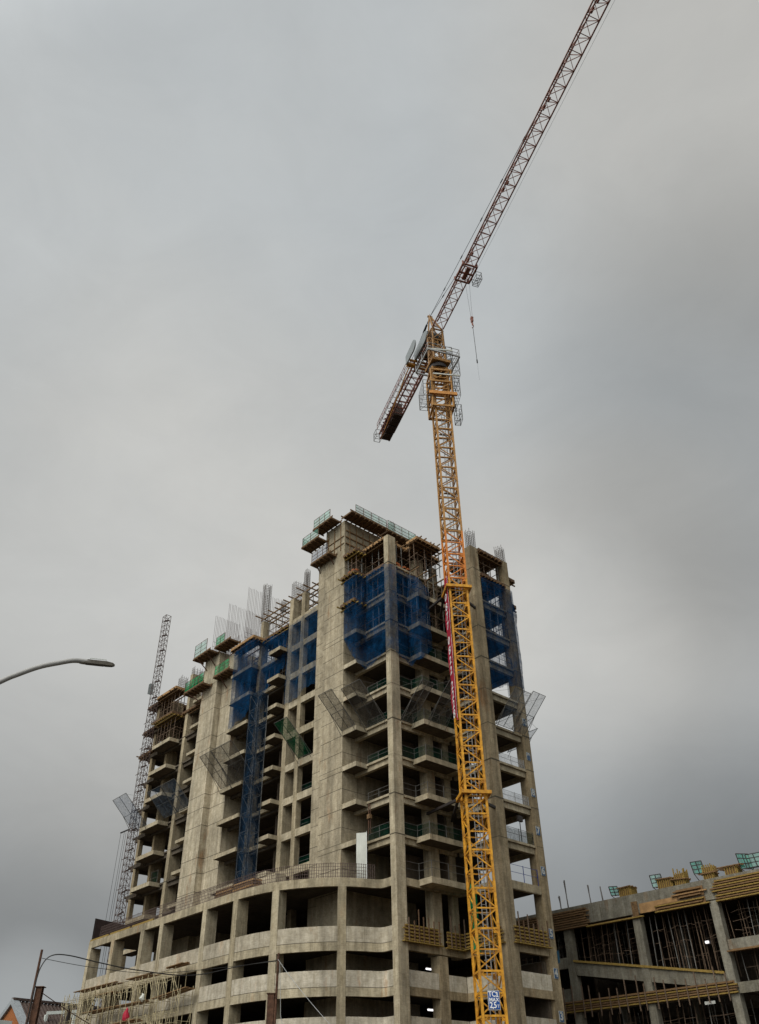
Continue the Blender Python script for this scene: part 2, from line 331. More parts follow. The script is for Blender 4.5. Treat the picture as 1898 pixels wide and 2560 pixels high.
# balconies
def balcony(u0, u1, v0, v1, z, h=.40, mat='edge'):
    b = MB(); b.box(u0, u1, v0, v1, z-h+.035, z+.035); b.k = 1; b.box(u0+.03, u1-.03, v0+.03, v1, z-h+.029, z-h+.05); b.build('balcony', [mat, 'dim'], T)  # second box: underside shade painted on as darker concrete
for n in range(7, 15):
    z = fl(n)
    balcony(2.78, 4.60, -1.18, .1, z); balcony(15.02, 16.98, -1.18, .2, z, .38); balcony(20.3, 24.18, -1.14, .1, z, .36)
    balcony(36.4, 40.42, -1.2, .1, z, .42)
    b = MB(); b.box(-1.97, -.3, 2.4, 6.25, z-.40, z+.035); b.box(-1.5, -.3, 6.26, 7.1, z-.36, z+.02); b.k = 1; b.box(-1.94, -.52, 2.43, 6.22, z-.406, z-.38); b.build('balcony', ['edge', 'dim'], T)  # lower plate carries the painted shade of the underside
    b = MB(); b.box(30.2, 33.0, -.62, .1, z+.02, z+.34); b.build('window_ledge', 'edge', T)
    b = MB(); b.box(16.98, 20.1, -.02, .25, z-.36, z+.02); b.build('balcony', 'conc', T)
for n in range(6, 7):
    z = fl(n); b = MB(); b.box(-1.97, -.57, 2.4, 6.9, z-.42, z+.035); b.build('balcony', 'edge', T)
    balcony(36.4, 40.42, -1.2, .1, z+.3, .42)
    b = MB(); b.box(-5.04, -4.75, 8.0, 11.55, z-.6, z+.03); b.build('edge_beam', 'edge', T)
for n in range(7, 16):                                         # frame of openings beside the core
    z = fl(n); b = MB(); b.box(8.8, 14.45, -.115, .3, z-.62, z+.03); b.build('facade_beam', 'edge', T)
# ------------------------------------------------------------------ floor number signs on the end column
for n in range(3, 11):
    z = {3: 9.19, 4: 12.01, 5: 14.74}.get(n, fl(n)+1.25)
    s = thing('floor_sign', 'small blue and white plate reading %s on the far corner column' % WORD[n], 'sign', P(-5.12, 12.0, z), 'floor numbers on the far corner column')
    b = MB(); b.box(-5.135, -5.105, 11.76, 12.26, z-.36, z+.36); pl = b.build('plate', 'fplate', s)
    b = MB(); b.box(-5.15, -5.136, 11.79, 12.23, z-.33, z+.33); b.build('panel', 'fblue', pl)
    b = MB(); b.mesh(text_mesh(str(n), .72, .03), face_matrix(P(-5.162, 12.0, z), P(0, 1)-P(0, 0), (0, 0, 1))); b.build('digit', 'fplate', pl)
# ------------------------------------------------------------------ tower crane
nf = Vector((.148, -.989, 0)).normalized(); e1 = Vector((-nf.y, nf.x, 0)); MC = Vector((7.017, 64.62, 0))-nf*.84
def K(a, b, z): return MC+e1*a+nf*b+Vector((0, 0, z))
CR = thing('tower_crane', 'tall yellow lattice tower crane with brown jib, standing in front of the concrete tower', 'crane', K(0, 0, 0))
boxpart('foundation', 'rbc', CR, -2.2, 2.2, -2.2, 2.2, 0, .9, F=lambda a, b, z: K(a, b, z))
HW, DZ, ZB = .80, 2.655, 8.56
def mast_section(z0, z1, mat, full=True):
    b = MB(); zm = (z0+z1)/2; c = .17
    for sx in (-1, 1):
        for sy in (-1, 1): b.bar(K(sx*HW, sy*HW, z0), K(sx*HW, sy*HW, z1), c, c, up=nf)
    cor = [(-1, 1), (1, 1), (1, -1), (-1, -1)]
    for i in range(4):
        (ax, ay), (bx, by) = cor[i], cor[(i+1) % 4]
        A = lambda z, t=0: K(ax*HW*.97, ay*HW*.97, z); B = lambda z: K(bx*HW*.97, by*HW*.97, z)
        b.bar(A(z0), B(z0), .13, .13); b.bar(A(zm), B(zm), .075, .10)
        b.bar(A(z1-.12), B(zm+.06), .07, .09); b.bar(B(zm-.06), A(z0+.12), .07, .09)
        d = (B(0)-A(0)).normalized()                          # gusset plates at the nodes
        for pt, sg in ((A(z0), 1), (B(z0), -1)):
            q = pt+d*sg*.16
            b.bar(q-Vector((0, 0, .0)), q-Vector((0, 0, .30)), .26, .03, up=d.cross(Vector((0, 0, 1))))
            b.bar(pt+d*sg*.03+Vector((0, 0, -.34)), pt+d*sg*.34+Vector((0, 0, -.02)), .10, .05)
    return b.build('mast_section', mat, CR)
kk = -3
while ZB+DZ*kk < 64:
    z0 = max(.9, ZB+DZ*kk); z1 = ZB+DZ*(kk+1)
    mast_section(z0, z1, 'orange' if 43 < z0+1 < 47.5 else 'ochre' if z0 > 46 else 'yellow'); kk += 1
MZ = ZB+DZ*kk
b = MB()
for z in range(2, 66):                                         # ladder with hoops and rest platforms
    for q in (0, .33, .66): b.bar(K(.02, -.35, z+q), K(.38, -.35, z+q), .03)
    if z % 3 == 0:
        pts = [K(.2+.36*math.cos(t), -.1+.36*math.sin(t), z) for t in [R(-60+i*30) for i in range(11)]]
        b.tube(pts, .018, 4)
for a in (.02, .38): b.bar(K(a, -.35, 1), K(a, -.35, 66), .045)
for a in (-.1, .2, .5): b.bar(K(a, .2, 3), K(a, .2, 64), .025)
LD = b.build('ladder', 'grey', CR)
b = MB()
for z in range(6, 66, 8): b.box(-.3, .7, -.7, -.45, z, z+.04, F=K)
b.build('rest_platform', 'grey', LD)
b = MB(); b.tube([K(HW+.13, HW*.4, z) for z in (4, 20, 43.3)], .03, 6); b.build('power_cable', 'grey', CR)
def collar(z, ties):
    b = MB(); r = 1.08
    for s in (-1, 1): b.bar(K(-r-.1, s*r, z), K(r+.1, s*r, z), .2, .26); b.bar(K(s*r, -r, z), K(s*r, r, z), .2, .255)
    c = b.build('anchor_collar', 'yellow', CR)
    for p, q in ties:
        b = MB(); b.bar(p, q, .2, .2); b.build('tie_strut', 'dark', CR)
collar(23.4, [(K(-1.1, -1.0, 23.4), P(-.2, 4.0, 23.55)), (K(1.0, -1.1, 23.4), P(-4.9, 7.2, 23.5)), (K(-1.0, -1.1, 23.4), P(-.3, 6.8, 23.5))])
collar(42.05, [(K(1.0, -1.1, 42), P(-4.9, 7.1, 42.2)), (K(-1.0, -1.1, 42), P(-.3, 6.8, 42.2)), (K(-1.1, -1.0, 42), P(-.2, 4.2, 42.2))])
# climbing cage
b = MB(); r = 1.12
for sx in (-1, 1):
    for sy in (-1, 1): b.bar(K(sx*r, sy*r, 64.6), K(sx*r, sy*r, 70.3), .17)
for z in (64.7, 66.5, 68.4, 70.2):
    for s in (-1, 1): b.bar(K(-r, s*r, z), K(r, s*r, z), .16, .24); b.bar(K(s*r, -r, z), K(s*r, r, z), .16, .24)
for z in (64.7, 66.5, 68.4):
    for s in (-1, 1): b.bar(K(-r, s*r, z), K(r, s*r, z+1.8), .09); b.bar(K(s*r, r, z), K(s*r, -r, z+1.8), .09)
CC = b.build('climbing_cage', 'ochre', CR)
b = MB(); b.bar(K(-1.5, 1.3, 66.4), K(1.55, 1.3, 66.4), .22, .42); b.build('climbing_beam', 'orange2', CC)
b = MB(); b.bar(K(-1.0, 1.5, 69.1), K(2.0, 1.5, 69.1), .12, .16); b.build('guard_board', 'white', CR)
b = MB()
for z0, z1 in ((MZ, 71.0),):
    for sx in (-1, 1):
        for sy in (-1, 1): b.bar(K(sx*HW, sy*HW, z0), K(sx*HW, sy*HW, z1), .2)
    for z in (MZ, 67.6, 69.3, 70.9):
        for s in (-1, 1): b.bar(K(-HW, s*HW, z), K(HW, s*HW, z), .14); b.bar(K(s*HW, -HW, z), K(s*HW, HW, z), .14)
    for z in (MZ, 67.6, 69.3):
        for s in (-1, 1): b.bar(K(-HW, s*HW, z), K(HW, s*HW, z+1.6), .09); b.bar(K(s*HW, -HW, z), K(s*HW, HW, z+1.6), .09)
b.build('mast_top', 'ochre', CR)
def basket(a0, a1, b0, b1, z0, z1):
    b = MB()
    for a in (a0, a1):
        for c in (b0, b1): b.bar(K(a, c, z0), K(a, c, z1), .05)
    n = max(3, int((z1-z0)/.55))
    for i in range(n+1):
        z = lerp(z0, z1, i/n)
        for a in (a0, a1): b.bar(K(a, b0, z), K(a, b1, z), .035)
        for c in (b0, b1): b.bar(K(a0, c, z), K(a1, c, z), .035)
    for t in (.2, .4, .6, .8): b.bar(K(a0, lerp(b0, b1, t), z0), K(a1, lerp(b0, b1, t), z0), .03)
    for c in (b0, b1): b.bar(K(a0, c, z0), K(a1, c, z0+1.0), .035)
    return b.build('guard_basket', 'postd', CC)
basket(1.2, 1.95, -1.3, 1.3, 66.3, 68.9); basket(1.3, 2.1, -1.2, 1.4, 69.3, 71.9); basket(-2.1, -1.25, -1.2, 1.2, 66.0, 68.3); basket(1.5, 2.1, -.4, .6, 63.4, 65.6); basket(1.0, 1.7, -.3, .5, 72.9, 74.8)
b = MB(); b.tube([K(0, 0, 70.95), K(0, 0, 71.35)], 1.15, 20); b.tube([K(0, 0, 71.36), K(0, 0, 71.7)], 1.0, 20); b.build('slewing_ring', 'dark', CR)
# slewing part turns with the jib
jd = Vector((.32986589, -.9440278, 0)); js = Vector((.9440278, .32986589, 0)); JZ = 77.5
J0 = Vector((MC.x, MC.y, 0))
def J(a, s, z): return J0+jd*a+js*s+Vector((0, 0, z))
b = MB(); b.box(-1.15, 1.15, -1.1, 1.1, 71.72, 72.1, F=J); b.build('slewing_table', 'ochre', CR)
b = MB()
for s in (-1.9, 1.9): b.bar(J(-1.9, s, 72.2), J(1.9, s, 72.2), .14, .2)
for a in (-1.9, 1.9): b.bar(J(a, -1.9, 72.2), J(a, 1.9, 72.2), .14, .2)
for a in (-1.9, 0, 1.9):
    for s in (-1.9, 1.9): b.bar(J(a, s, 72.2), J(a, s, 73.3), .05)
for z in (72.75, 73.3):
    for s in (-1.9, 1.9): b.bar(J(-1.9, s, z), J(1.9, s, z), .05)
    for a in (-1.9, 1.9): b.bar(J(a, -1.9, z), J(a, 1.9, z), .05)
b.build('walkway', 'grey', CR)
b = MB(); b.bar(K(-1.6, 2.0, 72.5), K(1.3, 2.0, 72.5), .12, .2); b.build('guard_board', 'white', CR)
b = MB(); h = .72                                              # tower head
for a in (-1, 1):
    for s in (-1, 1): b.bar(J(a*h, s*h, 72.1), J(a*h, s*h*.85, 77.4), .17)
for i in range(3):
    z = 72.1+i*1.77
    for s in (-1, 1): b.bar(J(-h, s*h, z), J(h, s*h, z+1.77), .09); b.bar(J(h, s*h, z), J(-h, s*h, z+1.77), .07); b.bar(J(s*h, -h, z), J(s*h, h, z+1.77), .09); b.bar(J(s*h, h, z), J(s*h, -h, z+1.77), .07)
    for s in (-1, 1): b.bar(J(-h, s*h, z+1.77), J(h, s*h, z+1.77), .13); b.bar(J(s*h, -h, z+1.77), J(s*h, h, z+1.77), .13)
b.build('tower_head', 'headm', CR)
b = MB(); ap = J(-1.05, 0, 81.7)
for s in (-.55, .55): b.bar(J(.75, s, 77.5), ap+js*s*.2, .16); b.bar(J(-.75, s, 77.5), ap+js*s*.2, .13)
for t in (.25, .5, .75): b.bar(J(.75, -.55, 77.5).lerp(ap-js*.1, t), J(.75, .55, 77.5).lerp(ap+js*.1, t), .07)
for t in (.12, .37, .62): b.bar(J(.75, -.55, 77.5).lerp(ap-js*.1, t), J(.75, .55, 77.5).lerp(ap+js*.1, t+.24), .05)
b.bar(ap-js*.3, ap+js*.3, .2); b.bar(ap, ap+Vector((0, 0, .5)), .05)
b.build('apex_frame', 'headm', CR)
# jib in sections
JW = .66; JH = 1.15; BAY = 1.47
def jib_section(i0, i1):
    b = MB(); a0, a1 = .9+BAY*i0, .9+BAY*i1; w = .085
    for s in (-1, 1): b.bar(J(a0, s*JW, JZ), J(a1, s*JW, JZ), .11)
    b.bar(J(a0, 0, JZ+JH), J(a1, 0, JZ+JH), .11)
    for i in range(i0, i1):
        x0, x1 = .9+BAY*i, .9+BAY*(i+1); xm = (x0+x1)/2
        b.bar(J(x0, JW, JZ), J(x0+.1, -JW, JZ), .06); b.bar(J(x0+.18, -JW, JZ), J(x1, JW, JZ), .055)
        for s in (-1, 1): b.bar(J(x0, s*JW, JZ), J(xm, 0, JZ+JH), .055); b.bar(J(xm, 0, JZ+JH), J(x1, s*JW, JZ), .055)
    if i0 % 6 == 0 and i0:
        b.bar(J(a0, 0, JZ+JH-.15), J(a0+.5, 0, JZ+JH-.15), .2, .24); b.bar(J(a0+.9, .1, JZ+JH-.2), J(a0+1.3, .1, JZ+JH-.2), .16)
    b.build('jib_section', 'jib', CR)
for i in range(0, 34, 3): jib_section(i, min(i+3, 34))
b = MB()
for (a, z1) in ((11.0, JZ+JH+.1), (34.4, JZ+JH+.1)):
    e = J(a, 0, z1); b.tube([ap, e], .028, 5)
    for t in ((.34, .68) if a < 20 else (.13, .27, .42, .56, .70, .84)): q = ap.lerp(e, t); d = (e-ap).normalized(); b.bar(q-d*.25, q+d*.25, .09)
b.build('jib_pendant', 'wire', CR)
b = MB()
for s in (-.45, .45):
    e = J(-16.6, s, JZ+.5); b.tube([ap, e], .03, 5)
    for t in (.12,): q = ap.lerp(e, t); d = (e-ap).normalized(); b.bar(q-d*.8, q+d*.3, .14)
b.build('counter_jib_pendant', 'wire', CR)
b = MB(); b.tube([J(9, .9, JZ-.3), J(49, .95, JZ-.3)], .012, 4); b.build('hoist_rope', 'wire', CR)
# trolley with service basket
b = MB(); ta, tb = 8.0, 10.2; zz = JZ-.28
for s in (-.82, .82): b.bar(J(ta, s, zz), J(tb, s, zz), .16, .2)
for a in (ta, (ta+tb)/2, tb): b.bar(J(a, -.82, zz), J(a, .82, zz), .16, .16)
b.box(ta+.3, tb-.3, -.2, .25, zz-.12, zz+.12, F=J)
for a in (ta, tb):
    for s in (-.82, .82): b.bar(J(a, s, zz), J(a, s, JZ+.2), .14)
TR = b.build('trolley', 'jib', CR)
b = MB()
for a in (8.5, 9.6):
    for s in (.95, 1.6): b.bar(J(a, s, JZ-1.25), J(a, s, JZ-.1), .04)
for z in (JZ-1.25, JZ-.7, JZ-.15):
    for s in (.95, 1.6): b.bar(J(8.5, s, z), J(9.6, s, z), .04)
    for a in (8.5, 9.6): b.bar(J(a, .95, z), J(a, 1.6, z), .04)
[b.bar(J(8.5+k*.2, .95, JZ-1.26), J(8.5+k*.2, 1.6, JZ-1.26), .04) for k in range(6)]; b.build('service_basket', 'postd', TR)
HKa, HKs = 8.6, .3
b = MB(); b.tube([J(HKa-.3, HKs-.1, zz), J(HKa-.1, HKs-.02, 70.6)], .014, 4); b.tube([J(HKa+.3, HKs+.1, zz), J(HKa+.1, HKs+.02, 70.6)], .014, 4); b.build('hoist_rope', 'wire', CR)
b = MB(); b.box(HKa-.16, HKa+.16, HKs-.09, HKs+.09, 69.9, 70.4, F=J); b.tube([J(HKa, HKs-.11, 70.5), J(HKa, HKs+.11, 70.5)], .19, 12); b.bar(J(HKa, HKs, 69.9), J(HKa, HKs, 69.4), .12)
b.tube([J(HKa+.16*math.cos(t), HKs, 69.2+.16*math.sin(t)) for t in [R(90-i*33) for i in range(9)]], .045, 6); HB = b.build('hook_block', 'jib', CR)
b = MB(); b.tube([J(HKa, HKs, 69.1), J(HKa, HKs, 64.1)], .028, 5); b.bar(J(HKa, HKs, 64.2), J(HKa, HKs, 63.7), .09); b.tube([J(HKa, HKs, 63.7), J(HKa, HKs, 61.3)], .008, 4); b.build('sling_rope', 'wire', HB)
# counter jib
b = MB(); cw, cz = .70, 76.9
for s in (-1, 1):
    b.bar(J(-.9, s*cw, JZ), J(-18.4, s*cw, JZ), .16, .2); b.bar(J(-.9, s*cw*.9, JZ-1.0), J(-18.2, s*cw*.9, JZ-1.0), .13, .15)
for i in range(16):
    x = -1.0-i*1.08; x2 = x-1.08
    b.bar(J(x, -cw, JZ), J(x, cw, JZ), .08); b.bar(J(x, -cw*.9, JZ-1), J(x, cw*.9, JZ-1), .07); b.bar(J(x, -cw*.9, JZ-1), J(x2, cw*.9, JZ-1), .06)
    for s in (-1, 1): b.bar(J(x, s*cw, JZ), J(x, s*cw*.9, JZ-1), .07); b.bar(J(x, s*cw*.9, JZ-1), J(x2, s*cw, JZ), .07)
CJ = b.build('counter_jib', 'jib', CR)
b = MB()
for s, mt in ((-1.25, 0), (1.15, 0)):
    for i in range(13): x = -5.0-i*1.05; b.bar(J(x, s, JZ), J(x, s, JZ+1.1), .045)
    for z in (.05, .55, 1.1): b.bar(J(-5, s, JZ+z), J(-17.6, s, JZ+z), .05)
    for i in range(12): x = -5.0-i*1.05; b.bar(J(x, s*.55, JZ), J(x, s, JZ), .05)
b.build('handrail', 'jib', CJ)
b = MB(); b.bar(J(-8.0, -1.4, JZ+.15), J(-16.6, -1.4, JZ+.15), .06, .34); b.build('toe_board', plain('pink_board', (.42, .33, .33), .7), CJ)
b = MB(); b.bar(J(-5.3, -1.25, JZ-.5), J(-18.0, -.55, JZ-1.1), .1); b.build('edge_rail', 'yellow', CJ)
for k in range(7):
    b = MB(); a = -12.9-k*.74; b.box(a-.56, a, -.56, .56, JZ-1.3-.12*(k % 2), JZ+.8, F=J); b.bar(J(a-.28, -.7, JZ+.82), J(a-.28, .7, JZ+.82), .12); b.build('counterweight', 'cwm', CJ)
b = MB(); b.bar(J(-5.2, -1.6, JZ-.35), J(-5.2, 1.35, JZ-.35), .5, .34); b.bar(J(-4.5, -1.5, JZ-.3), J(-4.5, 1.3, JZ-.3), .2, .2); b.build('machine_platform', 'yellow', CR)
b = MB(); b.tube([J(-1.5, -.62, JZ+.45), J(-1.5, 1.15, JZ+.45)], 1.0, 20); b.build('winch_drum', 'blk', CR)
for s0, s1, a0, a1, z in ((-.86, -.68, -.6, -4.6, .6), (-1.75, -1.6, -2.0, -5.2, .3)):
    b = MB(); r = .85; n = 10                                  # long rounded cheek plates beside the drum
    loop = [J(a0-r+r*math.cos(R(-90+180*i/n)), 0, z+r*math.sin(R(-90+180*i/n))) for i in range(n+1)]+[J(a1, 0, z+.7), J(a1, 0, z-.7)]
    m = len(loop); n0 = len(b.v)
    for s in (s0, s1): b.v += [tuple(p+js*s+Vector((0, 0, JZ-.1))) for p in loop]
    b.f += [tuple(range(m)), tuple(range(2*m-1, m-1, -1))]+[(i, (i+1) % m, m+(i+1) % m, m+i) for i in range(m)]; b.mi = [0]*len(b.f)
    b.build('cheek_plate', 'platem', CR)
b = MB(); b.box(-4.2, -2.7, -.5, .9, JZ-.1, JZ+.9, F=J); b.build('machine_box', 'blk', CR)
b = MB()
for a in (-17.9, -18.9):
    for s in (-1.3, -.5): b.bar(J(a, s, JZ-1.0), J(a, s, JZ+.3), .045)
for z in (-1, -.4, .3):
    for s in (-1.3, -.5): b.bar(J(-17.9, s, JZ+z), J(-18.9, s, JZ+z), .045)
    for a in (-17.9, -18.9): b.bar(J(a, -1.3, JZ+z), J(a, -.5, JZ+z), .045)
b.build('guard_basket', 'postd', CJ)
# crane sign
S = thing('crane_sign', 'blue board with white lettering about a load limit, fixed low on the yellow crane mast', 'sign', K(.0, HW+.16, 8.88))
b = MB(); b.box(-.40, .42, HW+.12, HW+.15, 8.88, 10.02, F=K); b.build('plate', 'fplate', S)
b = MB(); b.box(-.362, .382, HW+.151, HW+.165, 8.915, 9.985, F=K); b.build('panel', 'sblue', S)
b = MB()
for t, x, z, sz in (('TC', -.10, 9.79, .41), ('MAX', .01, 9.46, .29), ('2', -.21, 9.14, .46), ('5', .06, 9.14, .46), ('T', .28, 9.08, .23)):
    b.mesh(text_mesh(t, sz*1.08, .02), face_matrix(K(x, HW+.175, z), e1, (0, 0, 1), .9 if t != 'MAX' else 1.0))
K3 = lambda a, z: K(a, HW+.178, z)
b.bar(K3(.245, 9.64), K3(.245, 9.93), .07, .012, up=nf); b.bar(K3(.15, 9.85), K3(.24, 9.92), .055, .0115, up=nf); b.bar(K3(.16, 9.655), K3(.33, 9.655), .05, .0125, up=nf)
b.bar(K3(-.10, 8.93), K3(-.062, 9.04), .055, .012, up=nf)
b.build('lettering', 'swhite', S)
# red phone banner down the mast
S = thing('phone_banner', 'long red banner of white digits hanging down the side of the yellow crane mast', 'banner', K(-HW-.12, 0, 29.5))
rows = []
for i in range(33):
    z = lerp(29.3, 43.3, i/32); t = (z-29.3)/14; w0 = .80 if t < .9 else lerp(.80, .1, (t-.9)/.1)
    lo = lerp(.85, -.82, min(1, t*12)) if t < .083 else -.82
    rows.append([K(-HW-.16-.05*math.sin(z*1.7+k), lerp(.86, max(lo, -w0 if t > .9 else -.82), k/4), z) for k in range(5)])
def solid(b, rows, th, d):
    b.grid(rows); b.grid([[p+d*th for p in r] for r in rows])
b = MB(); solid(b, rows, -.02, -e1*-1); b.build('cloth', 'red', S)
b = MB(); b.tube([K(-HW-.2, .84, 29.5), K(-HW-.2, .84, 43.2)], .011, 5); b.build('border_rope', 'swhite', S)
b = MB(); zz_ = [41.35, 40.35, 39.4, 38.45, 36.95, 36.0, 35.05, 34.1, 32.7, 31.85, 31.0, 30.15]
for ch, z in zip('087708222228', zz_): b.mesh(text_mesh(ch, 1.02, .012), face_matrix(K(-HW-.235, .0, z), nf, (0, 0, 1), 1.35, 1.0))
b.build('lettering', 'swhite', S)
# ------------------------------------------------------------------ nets, catch nets, rails
def net_sheet(name, label, path, top, bot, mat, amp=.07, rows=40, step=.16, group=None, cat_='net', bulge=None):
    # path: (u, v) polyline; top/bot: lists (s, z)
    L = [0]
    for a, b_ in zip(path, path[1:]): L.append(L[-1]+math.dist(a, b_))
    n = max(6, int(L[-1]/step)); g = []
    ss = sorted(set([L[-1]*i/n for i in range(n+1)]+L))
    for j in range(rows+1):
        r = []
        for s in ss:
            k = max(i for i in range(len(L)-1) if L[i] <= s+1e-9); t = (s-L[k])/(L[k+1]-L[k]); a, b_ = path[k], path[k+1]
            u, v = lerp(a[0], b_[0], t), lerp(a[1], b_[1], t); dx, dy = b_[0]-a[0], b_[1]-a[1]; l = math.hypot(dx, dy); nx, ny = (dy/l, -dx/l)
            if nx+ny > 0: nx, ny = -nx, -ny
            z = lerp(interp(s, bot)+.28*noise.noise(Vector((s*1.3, 5.5, 2)))+.12*noise.noise(Vector((s*4.1, 1.5, 2))), interp(s, top)+.08*noise.noise(Vector((s*2, 9, 4))), j/rows)
            d = amp*(.8+noise.noise(Vector((s*.9, z*.45, 3.1)))*1.6+.9*abs(noise.noise(Vector((s*2.6, z*.35, 8.2))))+.5*noise.noise(Vector((s*1.5+z*1.2, z*1.1, 1.7))))+(bulge(s, z) if bulge else 0)
            edge = min(1, min(abs(s-q) for q in L)/.4)
            r.append(P(u+nx*d*max(.25, edge), v+ny*d*max(.25, edge), z))
        g.append(r)
    b = MB(); b.grid(g); return tag(b.build(name, mat, None, smooth=True), label, cat_, group)
net_sheet('safety_net', 'dark blue safety net wrapped round the corner column beside the tall core', [(4.5, -1.28), (2.68, -1.28), (2.68, -.12), (-.68, -.14), (-.70, 2.3), (-2.08, 2.32), (-2.08, 3.75)],
          [(0, 46.1), (3, 46.4), (6.4, 46.3), (8.8, 46.1), (11.6, 43.9)], [(0, 40.0), (.5, 39.2), (1.9, 36.6), (2.9, 36.3), (6.3, 37.2), (6.8, 37.1), (9, 36.2), (10.2, 36.5), (11.6, 37.8)], 'nblue', .15)
net_sheet('safety_net', 'blue net over the bays between the two tall walls, above the scaffold tower', [(23.7, -1.24), (19.95, -1.24), (19.95, -.2), (15.2, -.22)],
          [(0, 46.2), (4, 46.4), (9, 45.9)], [(0, 42.4), (.3, 37.0), (3.4, 37.4), (3.9, 38.6), (5.5, 39.4), (9.6, 41.6)], 'nblue', .15)
net_sheet('safety_net', 'blue net over the grid of square openings beside the tall core', [(15.05, -.26), (8.85, -.26)],
          [(0, 46.0), (4.9, 46.3), (5.1, 45.4), (6.2, 45.0)], [(0, 37.3), (2.2, 37.0), (3.4, 37.9), (6.2, 37.4)], 'nblue2', .10)
net_sheet('safety_net', 'deep blue net between the two end columns, bellying out at the corner', [(-5.2, 7.9), (-5.2, 12.62), (-3.2, 12.66)],
          [(0, 45.9), (4.8, 46.0), (6.7, 46.0)], [(0, 34.1), (3.9, 35.5), (4.7, 35.0), (6.7, 35.4)], 'nblue', .15, bulge=lambda s, z: (.9*math.exp(-((z-43.2)/.9)**2) if s > 4.5 else 0)+(.25 if s > 4.4 and 37 < z < 42 else 0))
net_sheet('hanging_net', 'green net hanging beside the crane mast below the lowest balcony', [(-2.05, 6.2), (-2.3, 6.9)], [(0, 18.2), (1, 18.0)], [(0, 13.4), (1, 13.3)], 'ngreen2', .08)
def catch_net(label, h0, h1, out, mat='ngrey', L=3.7, rise=.68, ribs=(0, .5, 1), group='tilted catch nets round the tower', name='catch_net'):
    # hinged on the slab edge from h0 to h1 (u, v, z), leaning outward along out (u, v)
    a, b_ = P(*h0), P(*h1); o = (P(*out)-P(0, 0)).normalized(); d = (o*math.sqrt(1-rise*rise)+Vector((0, 0, rise)))*L
    c = thing(name, label, 'catch net', a.lerp(b_, .5), group)
    b = MB()
    for t in ribs: b.bar(a.lerp(b_, t), a.lerp(b_, t)+d, .038)
    for t in (0, .45, 1): b.bar(a+d*t, b_+d*t, .034)
    b.bar(a, b_+d*.45, .03)
    for q in (a, b_): b.bar(q+d*.96, q+Vector((0, 0, 3.0)), .014); b.bar(q+d*.5, q-Vector((0, 0, .5)), .03)
    b.build('frame', 'postd', c)
    rows = [[a.lerp(b_, j/8)+d*(i/10)-Vector((0, 0, .22*math.sin(math.pi*i/10)*math.sin(math.pi*j/8)+.06*noise.noise(Vector((i*.6, j*.7, h0[0]))))) for j in range(9)] for i in range(11)]
    b = MB(); b.grid(rows); b.build('netting', mat, c, smooth=True)
z10 = fl(10)
catch_net('grey catch net tilted out from the balcony against the tall core', (4.7, -1.22, z10+.1), (2.9, -1.22, z10+.1), (0, -1))
catch_net('grey catch net tilted out between that core balcony and the corner column', (2.7, -.05, z10+.1), (.2, -.05, z10+.1), (0, -1), L=4.0)
catch_net('grey catch net tilted out just past the corner column toward the crane', (-.55, 1.0, z10+.1), (-.55, 2.4, z10+.1), (-1, 0), L=3.9)
catch_net('grey catch net tilted out from the balcony beside the crane banner', (-2.0, 2.9, z10+.1), (-2.0, 4.9, z10+.1), (-1, 0), L=3.9)
catch_net('grey catch net between the two end columns beside the crane mast', (-5.08, 8.05, z10+.1), (-5.08, 10.1, z10+.1), (-1, 0), 'ngreyb', 3.6)
catch_net('pale catch net reaching past the far corner column into the sky', (-5.08, 10.2, z10+.1), (-5.08, 11.9, z10+.1), (-1, 0), 'ngreyb', 3.9)
catch_net('blue grey catch net on the side face behind the far corner column', (-4.6, 12.5, z10-.6), (-2.4, 12.5, z10-.6), (0, 1), 'nblue2', 3.0, .72)
catch_net('grey catch net on the balcony between stepped wall and blue scaffold tower', (23.9, -1.2, z10+.1), (21.9, -1.2, z10+.1), (0, -1), L=3.9)
catch_net('darker catch net next to the blue scaffold tower, hinged on the same balcony', (21.8, -1.2, z10+.1), (18.2, -1.2, z10+.1), (0, -1), L=3.9)
catch_net('dark blue catch net over the thin window ledges beside the stepped wall', (33.2, -.66, z10+.2), (30.3, -.66, z10+.2), (0, -1), 'ngreyb', 3.4)
catch_net('dark catch net between the thin ledges and the end balconies', (36.0, -.7, z10+.2), (33.3, -.66, z10+.2), (0, -1), 'ngreyb', 3.4)
catch_net('blue catch net sticking out past the hoist mast against the sky', (42.0, -1.2, z10+.1), (38.8, -1.25, z10+.1), (0, -1), 'nblue2', 4.2)
catch_net('green catch net leaning across the grid of openings', (12.3, -.2, z10+.1), (10.3, -.2, z10+.1), (0, -1), 'ngreen3', 4.0, .66)
def rail(label, pts, z, h=1.0, mat='ngreen', post='postd', group='guardrails on the open floors', wires=(1.0, .55), name='guardrail', cover=True):
    g = thing(name, label, 'guardrail', P(*pts[0], z), group)
    w = [P(u, v, z) for u, v in pts]
    b = MB()
    for i, (a, c) in enumerate(zip(w, w[1:])):
        n = max(1, int(round((c-a).length/1.5)))
        for k in range(n+(1 if i == len(w)-2 else 0)): p = a.lerp(c, k/n); b.bar(p, p+Vector((0, 0, h+.05)), .04)
        for q in wires: b.bar(a+Vector((0, 0, q*h)), c+Vector((0, 0, q*h)), .026)
    b.build('post_frame', post, g)
    if cover:
        b = MB()
        for a, c in zip(w, w[1:]):
            n = max(2, int((c-a).length/.3)); o = Vector((-(c-a).y, (c-a).x, 0)).normalized()
            b.grid([[a.lerp(c, j/n)+Vector((0, 0, .03+(h-.05-.06*abs(math.sin(j*.8+z)))*k/3))+o*.05*noise.noise(Vector((j*.4, k*.9, z))) for j in range(n+1)] for k in range(4)])
        b.build('netting', mat, g, smooth=True)
